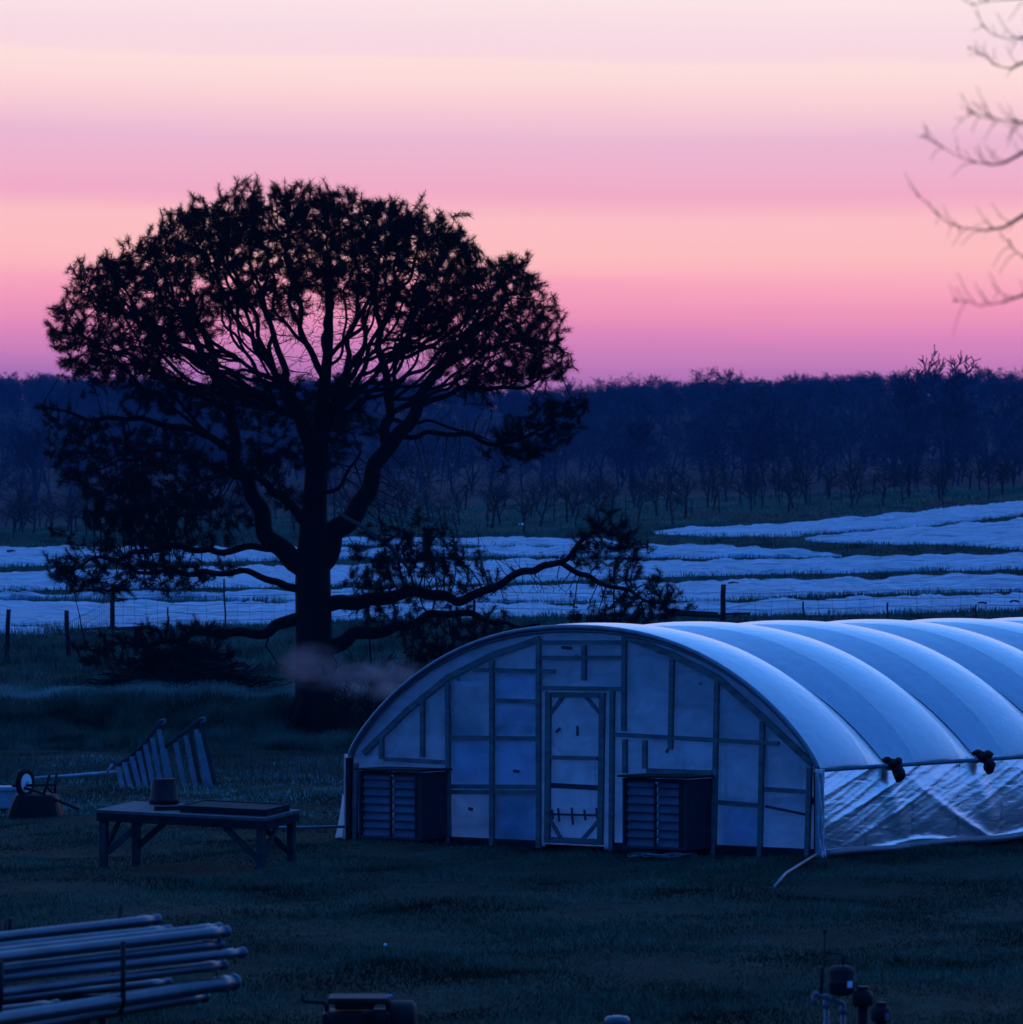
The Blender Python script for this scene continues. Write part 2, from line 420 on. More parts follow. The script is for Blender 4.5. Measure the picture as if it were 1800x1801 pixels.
# end wall film (leaving the door to its own film)
dx0, dtop = wp(957, 1216); dx1, _ = wp(1060, 1216)
m = MB(); NX = 80
def wall_cols(w0, w1, n, hb=0.02):
    pts = []
    for i in range(n+1):
        w = w0+(w1-w0)*i/n; top = arch(w)+.01; r = []
        for j in range(25):
            h = hb+(top-hb)*j/24
            r.append(G(w, .035+.003*math.sin(w*9+h*5)+.002*math.sin(w*17-h*13), h))
        pts.append(r)
    m.grid(pts)
wall_cols(.02, dx0, 40); wall_cols(dx1, GW-.02, 44); wall_cols(dx0, dx1, 12, dtop)
m.build('end_film', M['wall'], house)
for x0, y0, x1, y1 in ((868, 1240, 945, 1296), (868, 1300, 945, 1383), (868, 1396, 945, 1488), (792, 1300, 862, 1380), (870, 1184, 945, 1230), (1264, 1420, 1334, 1500)):
    a_ = wp(x0, y0); b_ = wp(x1, y1); m = MB()
    m.grid([[G(a_[0]+(b_[0]-a_[0])*i/6, .10+.012*math.sin(i*1.9+j), a_[1]+(b_[1]-a_[1])*j/8) for j in range(9)] for i in range(7)]); m.build('film_patch', M['inner'], house)
# studs and rails
vert = [(672, 1296, 672, 1335), (744, 1232, 744, 1332), (788, 1200, 790, 1486), (866, 1160, 866, 1490), (948, 1122, 948, 1494), (1099, 1118, 1098, 1286),
        (1100, 1300, 1100, 1360), (1183, 1158, 1180, 1318), (1262, 1194, 1256, 1514), (1342, 1268, 1337, 1508), (1425, 1350, 1420, 1516), (627, 1342, 625, 1479),
        (1028, 1135, 1028, 1197), (1135, 1302, 1135, 1352), (1078, 1216, 1076, 1496)]
hori = [(676, 1335, 785, 1341), (793, 1297, 945, 1299), (870, 1232, 945, 1234), (793, 1383, 944, 1384), (793, 1393, 944, 1394), (832, 1178, 976, 1181), (952, 1210, 1095, 1212),
        (952, 1130, 1095, 1130), (952, 1157, 1095, 1157), (1082, 1292, 1370, 1308), (1138, 1355, 1253, 1359), (1265, 1411, 1335, 1417), (1346, 1388, 1421, 1393)]
for x0, y0, x1, y1 in vert:
    a_ = wp(x0, y0); b_ = wp(x1, y1); m = MB()
    m.bar(G(a_[0], -.005, a_[1]), G(b_[0], -.005, max(.0, b_[1])), .068, .05, un); m.build('stud', M['lumber'], house)
for x0, y0, x1, y1 in hori:
    a_ = wp(x0, y0); b_ = wp(x1, y1); m = MB()
    m.bar(G(a_[0], -.002, a_[1]), G(b_[0], -.002, b_[1]), .06, .04, un); m.build('rail', M['lumber'], house)
for w0, w1, hh in ((wp(1258, 1510)[0], GW, .15), (.1, wp(944, 1490)[0], .10), (wp(1080, 1490)[0], wp(1256, 1500)[0], .12)):
    m = MB(); m.bar(G(w0, -.01, hh/2), G(w1, -.01, hh/2), hh, .035, un); m.build('base_board', M['darkwood'], house)
# door
door = MB()
def dl(a, b, w, t=.045, off=-.012):
    a_ = wp(*a); b_ = wp(*b); door.bar(G(a_[0], off, a_[1]), G(b_[0], off, b_[1]), w, t, un)
for a_, b_, w_ in (((966, 1218), (964, 1482), .085), ((1061, 1218), (1057, 1486), .085), ((972, 1222), (1055, 1223), .075), ((970, 1332), (1053, 1334), .055), ((970, 1477), (1052, 1481), .08)):
    dl(a_, b_, w_)
for a_, b_ in (((966, 1258), (992, 1224)), ((1030, 1224), (1058, 1257)), ((966, 1438), (988, 1476)), ((1055, 1442), (1024, 1478))):
    dl(a_, b_, .05, .03, -.004)
dr = door.build('door', M['lumber'], house)
m = MB(); c = [wp(962, 1217), wp(1062, 1217), wp(1060, 1484), wp(962, 1482)]
pts = []
for i in range(13):
    r = []
    for j in range(25):
        fx, fy = i/12, j/24
        w = (c[3][0]*(1-fy)+c[0][0]*fy)*(1-fx)+(c[2][0]*(1-fy)+c[1][0]*fy)*fx
        h = (c[3][1]*(1-fy)+c[0][1]*fy)
        r.append(G(w, .025+.006*math.sin(w*14+h*9), h))
    pts.append(r)
m.grid(pts); m.build('film', M['wall'], dr)
m = MB()
def tp(a, b, w):
    a_ = wp(*a); b_ = wp(*b); m.bar(G(a_[0], -.0, a_[1]), G(b_[0], -.0, b_[1]), w, .006, un)
tp((970, 1432), (1051, 1434), .03)
for x, h0, h1 in ((972, 1424, 1441), (983, 1421, 1445), (1007, 1420, 1451), (1029, 1424, 1443), (1050, 1421, 1440)): tp((x-1, h0), (x+1, h1), .034)
m.build('tape_repair', M['tape'], dr)
m = MB(); tp((978, 1288), (986, 1281), .04); m.build('tape_patch', M['tape'], dr)
m = MB(); tp((1016, 1277), (1016, 1294), .04); m.build('tape_patch', M['tape'], dr)
m = MB()
tp((966, 1381), (1056, 1386), .07); m.build('sag_band', M['boxgrey'], dr)
for a_, b_, w_ in (((988, 1139), (1006, 1140), .045), ((903, 1356), (914, 1357), .04), ((824, 1422), (832, 1424), .045), ((1346, 1418), (1424, 1434), .035), ((1178, 1312), (1172, 1324), .04)):
    m = MB(); tp(a_, b_, w_); m.build('tape_patch', M['tape'], house)
# vent boxes
def vent(x0, x1, ytop, ybot, depth, label):
    w0, h1 = wp(x0, ytop, depth); w1, h0 = wp(x1, ybot, depth); h0 = max(.04, h0)
    bx = MB(); t_ = .03
    bx.bar(G(w0, -depth/2, h0+t_/2), G(w1, -depth/2, h0+t_/2), t_, depth, un)            # bottom
    for w in (w0+t_/2, w1-t_/2): bx.bar(G(w, -depth/2, h0+t_), G(w, -depth/2, h1-t_), depth-.002, t_, uw)
    o = bx.build('vent_box', M['boxgrey'], house); o['label'] = label
    m = MB(); m.bar(G(w0-.04, -depth/2-.02, h1-.005), G(w1+.05, -depth/2-.02, h1+.0), .03, depth+.08, un)
    m.build('lid', M['darkwood'], o)
    m = MB(); ww = w1-w0-2*t_; hh = h1-h0-2*t_; n_ = 8
    for k in range(n_):
        hb = h0+t_+hh*k/n_; ht = hb+hh/n_*1.02
        for q in (0, 1):
            wa = w0+t_+.02+q*(ww/2); wb = wa+ww/2-.04
            m.quad(G(wa, -depth+.035, hb+.012), G(wb, -depth+.035, hb+.012), G(wb, -depth+.085, ht), G(wa, -depth+.085, ht))
            m.quad(G(wa, -depth+.035, hb), G(wb, -depth+.035, hb), G(wb, -depth+.035, hb+.012), G(wa, -depth+.035, hb+.012))
    m.build('louver', M['louver'], o)
    m = MB(); m.bar(G((w0+w1)/2, -depth+.03, h0+t_), G((w0+w1)/2, -depth+.03, h1-t_-.06), .03, .03, un)
    m.bar(G(w0+t_, -depth+.02, h1-t_-.02), G(w1-t_, -depth+.02, h1-t_-.02), .04, .02, un)
    m.bar(G(w1-t_-.05, -depth+.02, h0+t_), G(w1-t_-.05, -depth+.02, h1-t_-.05), .09, .02, un)
    m.build('mullion', M['steel'], o)
vent(631, 741, 1352, 1478, .62, 'louvered vent box at the left end of the end wall')
vent(1095, 1207, 1364, 1496, .62, 'louvered vent box right of the door')
# hip board, base roll pipe, corner post, posts seen through the side
for s, w in ((1, GW+.0), (-1, 0.)):
    m = MB(); m.tube([G(w+s*.03, -.02, HE+.0), G(w+s*.03, GL, HE+.0)], .03, 6); m.build('hip_rail', M['galv'], house)
    m = MB(); pts = [G(w+s*(.04+.012*math.sin(k*1.3)), -.04+k*GL/90, .085+.012*math.sin(k*.7)) for k in range(91)]
    m.tube(pts, .05, 8); m.build('roll_pipe', M['pvc'], house)
    m = MB(); m.bar(G(w+s*.02, -.03, 0), G(w+s*.02, -.03, HE-.03), .09, .09, un); m.build('corner_post', M['darkwood'], house)
m = MB(); m.bar(G(GW-.1, 0, .78), G(GW-.1, GL, .70), .09, .03, uw); m.build('side_rail', M['darkwood'], house)
# side film with folds
def side_film(w, s):
    pts = []; n_ = 330; ls = [GL*(i/n_)**1.5 for i in range(n_+1)]
    for l_ in ls:
        r = []
        for j in range(46):
            f = j/45; h = .09+(HE-.1)*f
            d_ = .035*math.sin(math.pi*f)
            sharp = lambda q, p=5: (1-abs(math.sin(q)))**p
            dg = h*1.25-l_*.42; env = .35+.65*max(0, math.sin(l_*.9+.4))
            d_ += .020*sharp(dg*6.1+.5*math.sin(l_*.9), 4)*env*min(1, f*1.8) + .012*sharp(dg*13.7+.8*math.sin(l_*1.6+h), 4)*f*(.4+.6*env) + .006*sharp(dg*29+math.sin(l_*2.3), 3)*f
            d_ += .030*sharp((l_*.8+h*1.7)*1.55+.9*math.sin(l_*.55), 7)*(1-f)**.7*max(0, math.sin(l_*.62-.9)) + .035*sharp((h*2.6+.16*math.sin(l_*1.9))*1.9-.5, 6)*max(0, 1-f*2.2)
            d_ += .012*math.sin(l_*2.1+h*3)
            cen = (l_ % (2*step)) - 1.55*step; d_ += .03*max(0, 1-abs(cen-.5*(.5-f))*3.2)*math.sin(math.pi*f)
            r.append(G(w+s*(d_*.6+.02), l_, h))
        pts.append(r)
    m = MB(); m.grid(pts); m.build('side_film', M['side'], house)
side_film(GW, 1); side_film(0, -1)
# film bunched at the front corners
m = MB(); 
for s, w in ((1, GW), (-1, 0)):
    pts = []
    for i in range(13):
        a_ = i/12*math.pi*.9; r = []
        for j in range(16):
            h = .0+(HE+.02)*j/15; q = .07+.02*math.sin(h*9+i*1.7)+.05*max(0, 1-h*4)
            r.append(G(w+s*(.02+q*math.sin(a_)*.9), -.05-.1*math.cos(a_)*.8+.02, h))
        pts.append(r)
    m = MB(); m.grid(pts); m.build('corner_film', M['wall'], house)
# far end wall
m = MB(); m.grid([[G(GW*i/40, GL+.01, arch(GW*i/40)*j/8) for j in range(9)] for i in range(41)]); m.build('rear_film', M['wall'], house)
# ropes over the roof and purlins inside
for bi in range(1, 14, 2):
    l_ = bays[bi]+step*.5; m = MB()
    m.tube([G((prof[i]+nrm[i]*(.045-.24*math.sin(math.pi*i/64)**.35)).x, l_, (prof[i]+nrm[i]*(.045-.24*math.sin(math.pi*i/64)**.35)).y) for i in range(0, 65, 2)], .007, 5); m.build('rope', M['steel'], house)
for w in (GW*.5, GW*.24, GW*.76):
    m = MB(); m.tube([G(w, 0, arch(w)-.36), G(w, GL, arch(w)-.36)], .022, 6); m.build('purlin', M['galv'], house)
# crank handles of the two roll-up sides
m = MB(); m.tube([G(GW+.02, -.06, .1), P(1382, 1536, 52.3), P(1360, 1562, 50.6)], .018, 8); m.build('crank_handle', M['galv'], house)
m = MB(); e = G(-.02, -.05, .18); m.tube([e, Vector((e.x-.75, e.y-.05, .17)), Vector((e.x-1.5, e.y-.1, .17))], .02, 8); m.build('crank_handle', M['galv'], house)
m = MB(); pts = []
for i in range(7):
    r = []
    for j in range(5): r.append(G(-.05-.22*(1-j/4)**1.4*(.6+.1*math.sin(i)), -.15+i*.09, .02+.62*j/4))
    pts.append(r)
m.grid(pts); m.build('loose_flap', M['wall'], house)

# inside: whitened floor added to bounce light, hanging heater, work bench and boards seen as soft shapes through the film
m = MB(); m.quad(G(.15, .1, .05), G(GW-.15, .1, .05), G(GW-.15, GL-.1, .05), G(.15, GL-.1, .05)); bed = m.build('bounce_bed', M['floor_bounce'], None); tag(bed, kind='structure')
def inside(x0, y0, x1, y1, l0, dep, name, label, cat, mt):
    a_ = wp(x0, y0, -l0); b_ = wp(x1, y1, -l0); m = MB(); c = G((a_[0]+b_[0])/2, l0+dep/2, (a_[1]+b_[1])/2)
    R_ = Matrix((uw, ub, Z)).transposed()
    m.box(c, (abs(b_[0]-a_[0]), dep, abs(a_[1]-b_[1])), R_)
    return tag(m.build(name, mt, None, base=(c.x, c.y, 0), bevel=.01), label, cat)
inside(780, 1256, 862, 1303, .16, .4, 'heater', 'dark hanging heater seen dimly behind the film left of the door', 'heater', M['boxgrey'])
inside(828, 1310, 845, 1329, .12, .12, 'control_box', 'small dark control box behind the film under the heater', 'box', M['boxgrey'])
inside(870, 1273, 944, 1292, .10, .05, 'board', 'dark plank behind the film beside the door top', 'board', M['darkwood'])
inside(793, 1197, 853, 1203, .08, .04, 'light_tube', 'white tube lamp unlit behind the upper left film', 'lamp', M['white'])
inside(868, 1390, 944, 1490, .12, .04, 'plywood_sheet', 'dark panel standing behind the film left of the door', 'board', M['darkwood'])

# bundles tied on the eave
for k, (px, py) in enumerate(((1563, 1347), (1722, 1334))):
    l_, h_ = sp(px, py); base = G(GW+.08, l_, h_)
    m = MB()
    def blob(c, r, seed):
        q = random.Random(seed); rings = []
        for i in range(8):
            th = math.pi*(i+.02)/7.04
            rings.append([c+Vector((r[0]*math.sin(th)*math.cos(ph)*(1+.28*math.sin(3*ph+seed+i*.9)), r[1]*math.sin(th)*math.sin(ph)*(1+.2*math.sin(2*ph+seed)), r[2]*math.cos(th)*(1+.2*math.sin(4*ph+seed*2)))) for ph in [2*math.pi*j/12 for j in range(13)]])
        m.grid(rings)
    b0 = base+un*.0
    blob(b0+Vector((-.02, 0, .02)), (.09, .09, .07), 1+k*5); blob(b0+Vector((.06, -.02, .06)), (.06, .06, .05), 2+k*3)
    blob(b0+Vector((.06, -.05, -.09)), (.08, .06, .11), 4+k); blob(b0+Vector((-.09, 0, .08)), (.07, .05, .04), 6+k)
    tag(m.build('tied_bundle', M['black'], None, base=base), ['dark knotted bundle on the eave nearest the front corner', 'dark knotted bundle on the eave, further from the front corner'][k], 'bundle', 'bundles tied on the greenhouse eave')

# wire tangle before the right vent
base = on_ground(1165, 1510); m = MB()
for k in range(5):
    r0 = .22+.1*rnd.random(); ph = rnd.random()*6; cx_ = base.x+rnd.uniform(-.12, .25); cy_ = base.y+rnd.uniform(-.1, .1)
    m.tube([Vector((cx_+r0*1.3*math.cos(ph+q*.35), cy_+r0*.8*math.sin(ph+q*.35), .05+.02*math.sin(q*1.1+k))) for q in range(17)], .006, 4)
tag(m.build('wire_coil', M['galv'], None, base=base), 'tangle of loose pale wire on the grass before the right vent box', 'wire')

# ------------------------------------------------------------------ work table and what stands on it
def table():
    Y0 = 54.6; A = P(167, 1424, Y0); sc = Y0/F
    ux = Vector((306*sc, -128*sc, -.06)).normalized(); uy = Vector((57*sc, 136*sc, .06)).normalized(); uz = ux.cross(uy).normalized()
    Lx, Ly = 332*sc, 147*sc
    T = lambda x, y, z: A + ux*x + uy*y + Z*z
    root = thing('work_table', T(Lx/2, Ly/2, -.78), 'weathered wooden work table with diagonal leg braces on the lawn', 'table')
    n_ = 5
    m = MB()
    for k in range(n_):
        y0 = Ly*k/n_+.004; y1 = Ly*(k+1)/n_-.004
        m.bar(T(0, (y0+y1)/2, -.02), T(Lx, (y0+y1)/2, -.02), y1-y0, .04, uz)
    m.build('table_top', M['tablewood'], root, bevel=.004)
    m = MB()
    for y in (.03, Ly-.03): m.bar(T(.02, y, -.095), T(Lx-.02, y, -.095), .10, .04, uy)
    for x in (.03, Lx-.03): m.bar(T(x, .06, -.095), T(x, Ly-.06, -.095), .10, .04, ux)
    m.build('apron', M['darkwood'], root)
    for x in (.09, Lx-.09):
        for y in (.08, Ly-.1):
            top = T(x, y, -.045); m = MB(); m.bar(top, (top.x, top.y, tz(top.x, top.y)-.03), .09, .09, uy); m.build('leg', M['greywood'], root)
            sgn = 1 if x < Lx/2 else -1
            m = MB(); m.bar(T(x+sgn*.52, y+.03, -.15), T(x+sgn*.03, y+.03, -.56), .075, .035, uy); m.build('brace', M['greywood'], root)
    for x in (.09, Lx-.09):
        m = MB(); m.bar(T(x+.02, .5, -.15), T(x+.02, .11, -.5), .07, .03, ux); m.build('brace', M['greywood'], root)
    # inverted pot stack
    def at_top(px, py):
        d = Vector(((px-CX)/F, 1, -(py-HY)/F)); o = Vector((0, 0, H)); s = (A-o).dot(uz)/d.dot(uz); return o+d*s
    c = at_top(289, 1413); s2 = F/c.y
    Mx = Matrix.Translation(c+Z*.005)
    r = 25/s2; hh = 43/s2
    m = MB(); m.lathe([(r*1.06, 0), (r*1.08, .05), (r*1.0, .055), (r*.82, hh*.97), (r*.79, hh), (r*.72, hh*.985), (.02, hh*.98)], Mx, 28)
    tag(m.build('plant_pot', M['clay'], None, base=c), 'upturned dark red plant pot on the left half of the work table', 'pot')
    # screen tray
    m = MB(); x0, y0 = 1.13, .18
    m.bar(T(x0, .54, .04), T(x0+1.2, .54, .04), .72, .07, uz)
    for y in (.19, .89): m.bar(T(x0, y, .045), T(x0+1.2, y, .045), .035, .085, uz)
    for x in (x0, x0+1.2): m.bar(T(x, .2, .045), T(x, .88, .045), .035, .082, uz)
    tag(m.build('screen_tray', M['darkwood'], None, base=T(x0+.6, .5, 0), bevel=.003), 'low dark wooden tray frame lying on the work table', 'tray')
    m = MB(); m.bar(T(1.15, .98, .035), T(2.28, .92, .035), .1, .07, uz)
    tag(m.build('timber_block', M['darkwood'], None, base=T(1.7, .97, 0), bevel=.003), 'long dark timber along the back edge of the work table behind the tray', 'board')
    m = MB(); m.bar(T(.72, .26, .025), T(1.12, .5, .025), .12, .05, uz)
    tag(m.build('short_board', M['darkwood'], None, base=T(.9, .36, 0), bevel=.003), 'short dark board on the work table between the pot and tray', 'board')
table()

# ------------------------------------------------------------------ slatted rack, pole, wheelbarrow, tote
def rack():
    Y0 = 75.5
    base = P(285, 1375, Y0); base.z = tz(base.x, base.y)
    root = thing('slatted_rack', base, 'pale slatted rack of two sloping wings lying on the grass', 'rack')
    def Q(px, py, dy=0.): return P(px, py, Y0+dy)
    for wing, beam, sl, dy in ((0, [(203, 1349), (225, 1335), (250, 1312), (266, 1292), (281, 1268)], [((208, 1349), (216, 1371)), ((219, 1341), (230, 1368)), ((232, 1331), (246, 1371)), ((244, 1322), (258, 1371)), ((256, 1310), (271, 1371)), ((268, 1298), (284, 1371)), ((280, 1283), (298, 1370)), ((290, 1318), (303, 1369))], 0.),
                               (1, [(291, 1313), (310, 1299), (330, 1283), (351, 1265)], [((309, 1307), (325, 1369)), ((327, 1294), (344, 1369)), ((345, 1283), (364, 1370)), ((349, 1290), (371, 1368))], .9)):
        m = MB(); m.tube([Q(x, y, dy) for x, y in beam], .045, 6); m.build('top_beam', M['greywood'], root)
        hx, hy = beam[-1]
        m = MB(); m.tube([Q(hx, hy, dy), Q(hx+9, hy-3, dy), Q(hx+10, hy+3, dy), Q(hx+2, hy+7, dy)], .025, 6); m.build('hook', M['galv'], root)
        for (a, b) in sl:
            pa = Q(*a, dy-.03); pb = Q(*b, dy-.35); pb.z = min(pb.z, tz(pb.x, pb.y)+.0)
            m = MB(); m.bar(pa, pb, .085, .03, (0.25, -1, .1)); m.build('slat', M['slat'], root)
        for k in range(3):
            (a, b) = sl[1+k]; pa = Q(a[0]+8, a[1]+1, dy+.35); pb = Q(b[0]+9, b[1]-2, dy+.1); pb.z = tz(pb.x, pb.y)
            m = MB(); m.bar(pa, pb, .07, .03, (0.25, -1, .1)); m.build('slat', M['greywood'], root)
    b0 = P(150, 1364, 75); base = Vector((b0.x, b0.y, tz(b0.x, b0.y)))
    m = MB(); m.tube([P(62, 1368, 74.6), P(130, 1364, 75.0), P(204, 1358, 75.4)], [.024, .030, .034], 8)
    m.tube([P(188, 1359, 75.3), P(198, 1344, 75.3)], .022, 6)
    tag(m.build('pole', M['tote'], None, base=base), 'long pale metal pole running along the grass to the slatted rack', 'pole')
rack()

def wheelbarrow():
    Y0 = 66.; s = Y0/F
    g = P(52, 1440, Y0); base = Vector((g.x, g.y, tz(g.x, g.y)))
    root = thing('wheelbarrow', base, 'overturned wheelbarrow with its wheel in the air at the left edge', 'wheelbarrow')
    zb = base.z
    X = lambda px: (px-CX)*s
    Zp = lambda py: zb + (1442-py)*s
    # tray: upside-down tub, narrow at the top
    lo = [(X(14), Y0-.42), (X(112), Y0-.42), (X(112), Y0+.42), (X(14), Y0+.42)]
    hi = [(X(30), Y0-.3), (X(99), Y0-.3), (X(99), Y0+.3), (X(30), Y0+.3)]
    rows = []
    for f in (0, .06, .35, .7, .92, 1):
        k = f**1.3; r = []
        for i in range(25):
            t_ = i/24*4 % 4; e = int(t_) % 4; q = t_-int(t_)
            a1 = Vector((*lo[e], 0)).lerp(Vector((*lo[(e+1) % 4], 0)), q); a2 = Vector((*hi[e], 0)).lerp(Vector((*hi[(e+1) % 4], 0)), q)
            c = a1.lerp(a2, k); ctr = Vector((X(64), Y0, 0)); rr = (c-ctr); c = ctr+rr*(1-.12*abs(2*q-1)**4)*(1 if f < 1 else .85)
            r.append((c.x, c.y, zb+.0+(Zp(1402)-zb)*min(1, f*1.02)))
        rows.append(r)
    m = MB(); m.grid(rows, False); top = len(m.v)-25; m.f.append(tuple(range(top, top+24))); m.sm.append(False)
    m.build('tray', M['tray'], root)
    wc = Vector((X(45), Y0-.05, Zp(1383))); R_ = 25*s
    wheel = MB(); ax = Vector((.88, -.47, 0)).normalized(); Rm = ax.to_track_quat('Z', 'Y').to_matrix().to_4x4()
    MW = Matrix.Translation(wc) @ Rm
    tire = [MW @ Vector((R_*.83*math.cos(t_), R_*.83*math.sin(t_), 0)) for t_ in [2*math.pi*i/28 for i in range(29)]]
    wheel.tube(tire, R_*.2, 10, cap=False); wh = wheel.build('wheel', M['rubber'], root)
    m = MB(); m.lathe([(R_*.66, -.03), (R_*.6, -.01), (R_*.2, -.02), (.03, -.05), (.03, .05), (R_*.2, .02), (R_*.6, .01), (R_*.66, .03)], MW, 24); m.build('rim', M['white'], wh)
    for dy in (-.25, .25):
        m = MB(); m.tube([P(22, 1381, Y0+dy*.3), P(60, 1390, Y0+dy*.6), P(95, 1405, Y0+dy), P(139, 1423, Y0+dy*1.3)], .025, 6); m.build('handle', M['steel'], root)
        m = MB(); m.tube([P(76, 1402, Y0+dy), P(88, 1362, Y0+dy*1.05)] if dy < 0 else [P(96, 1400, Y0+dy), P(100, 1360, Y0+dy)], .022, 6); m.build('leg', M['steel'], root)
    m = MB(); m.tube([P(24, 1382, Y0-.1), P(99, 1380, Y0)], .024, 6); m.tube([P(84, 1385, Y0-.2), P(97, 1399, Y0+.2)], .018, 6); m.build('cross_bar', M['steel'], root)
wheelbarrow()
g = P(2, 1412, 68); base = Vector((g.x, g.y, tz(g.x, g.y))); s = 68/F; m = MB(); Rz = Matrix.Rotation(.25, 3, 'Z')
root = thing('storage_tote', base, 'pale plastic tote behind the overturned wheelbarrow at the left edge', 'tote')
for k in range(1):
    w0, w1, hh = .52, .60, 32*s
    m = MB(); rows = []
    for f, w in ((0, w0), (.06, w0+.02), (.9, w1), (1, w1+.02)):
        rows.append([base + Rz @ Vector((x*w*.5, y*w*.38, 0)) + Z*(f*hh+.01) for x, y in ((-1,-1),(1,-1),(1,1),(-1,1),(-1,-1))])
    m.grid(rows, False); m.build('tub', M['tote'], root, bevel=.01)
    m = MB(); m.box(base+Z*(hh+.03), (w1+.06, w1*.76+.06, .05), Rz); m.box(base+Z*(hh+.062), (w1-.06, w1*.76-.06, .014), Rz); m.build('lid', M['tote'], root, bevel=.012)

# ------------------------------------------------------------------ field: row covers
covers = [
 ('long white row cover nearest the fence, widest at the left', [(-250, 1070, 1128), (0, 1061, 1117), (200, 1060, 1112), (420, 1060, 1103), (640, 1066, 1091), (860, 1068, 1087), (1240, 1062, 1083), (1500, 1056, 1082), (1800, 1047, 1074), (2100, 1040, 1066)]),
 ('white row cover second from the fence, broad behind the tall post', [(-250, 1052, 1057), (0, 1049, 1055), (300, 1046, 1055), (520, 1044, 1060), (860, 1035, 1062), (1240, 1024, 1058), (1500, 1018, 1048), (1800, 1012, 1040), (2100, 1004, 1030)]),
 ('white row cover third from the fence, passing behind the pine trunk', [(-250, 1012, 1044), (0, 1008, 1040), (300, 1002, 1036), (600, 994, 1032), (860, 986, 1027), (1100, 988, 1018), (1240, 988, 1013), (1500, 982, 1008), (1800, 975, 1002), (2100, 968, 994)]),
 ('white row cover fourth from the fence, tapering out right of the pine', [(-250, 968, 1002), (0, 964, 998), (300, 964, 990), (600, 966, 984), (860, 965, 979), (1100, 962, 980), (1240, 961, 983), (1400, 970, 981), (1480, 975, 980)]),
 ('thin white row cover at the field edge behind the pine', [(560, 951, 957), (700, 949, 960), (860, 947, 961), (960, 948, 962), (1040, 950, 963), (1110, 955, 960)]),
 ('white row cover furthest up the slope on the right below the wood', [(1150, 934, 939), (1250, 929, 945), (1400, 920, 943), (1600, 902, 929), (1800, 882, 907), (2100, 862, 884)]),
 ('white row cover on the right slope just below the uppermost one', [(1415, 946, 952), (1500, 939, 957), (1650, 925, 958), (1800, 914, 968), (2100, 895, 962)]),
]
strips = []
for ci, (label, pts) in enumerate(covers):
    pxs = [p[0] for p in pts]; q = np.arange(pxs[0], pxs[-1]+1, 5.)
    top = np.interp(q, pxs, [p[1] for p in pts]); bot = np.interp(q, pxs, [p[2] for p in pts])
    jig = lambda a, f: a*(np.sin(q*f+ci)+.6*np.sin(q*f*2.3+ci*2)+.4*np.sin(q*f*5.1))
    top = top+jig(.45, .021)+1.5; bot = bot+jig(.5, .025)+.3
    strips.append((q, top, bot))
    J = 23; rows = []
    for i, px in enumerate(q):
        n0 = hit(px, bot[i]); f0 = hit(px, top[i]+.5)
        if (f0-n0).length < .5: f0 = n0+Vector((0, .6, 0))
        r = []
        for j in range(J):
            f = j/(J-1); p = n0.lerp(f0, f); hgt = .07*min(1, (1-abs(2*f-1)**4)*1.2)
            taper = min(1, min(px-q[0], q[-1]-px)/60+.15)
            wp_ = p.y*1.9+1.1*math.sin(p.x*.7+ci); wv = .10*math.sin(p.x*1.3+p.y*1.1+ci)+.07*math.sin(p.x*2.9-p.y*.8)+.10*(abs(math.sin(wp_+p.x*.35))-.5)+.09*(abs(math.sin(p.y*3.7-p.x*.5+1.5*math.sin(p.x*.43)))-.5)+.07*(abs(math.sin(p.x*2.1+p.y*1.3+math.sin(p.y*2)))-.5)+.03*math.sin(p.x*6.1+p.y*2.7)
            edge = 1 if 0 < j < J-1 else 0
            r.append((p.x, p.y, tz(p.x, p.y)+.03+(hgt+wv*.48+.04)*taper*edge-(0 if edge else .06)))
        rows.append(r)
    base = rows[len(rows)//2][0]
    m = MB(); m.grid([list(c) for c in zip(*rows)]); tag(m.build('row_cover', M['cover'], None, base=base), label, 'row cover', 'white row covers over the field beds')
sand = [(1290, 1035, 'dark sandbag on the second row cover right of the tall post'), (1137, 995, 'dark sandbag on the third row cover beside the pine branch tip'),
        (1728, 1071, 'dark sandbag at the near edge of the first row cover on the right'), (1785, 1068, 'dark sandbag on the first row cover at the right edge'), (1205, 993, 'small dark sandbag at the top edge of the third row cover'),
        (20, 978, 'dark sandbag on the fourth row cover at the left edge')]
for k, (px, py, lb) in enumerate(sand):
    p = hit(px, py); r = [.13, .12, .11, .12, .09, .13][k]; p.z += .20; m = MB()
    rings = []
    for i in range(7):
        th = math.pi*(i+.05)/6.1
        rings.append([p+Vector((1.6*r*math.sin(th)*math.cos(ph), r*math.sin(th)*math.sin(ph)*(1+.1*math.sin(3*ph)), r*.5*math.cos(th))) for ph in [2*math.pi*j/12 for j in range(13)]])
    m.grid(rings); tag(m.build('sandbag', M['rubber'], None, base=p), lb, 'sandbag', 'sandbags weighing down the row covers')

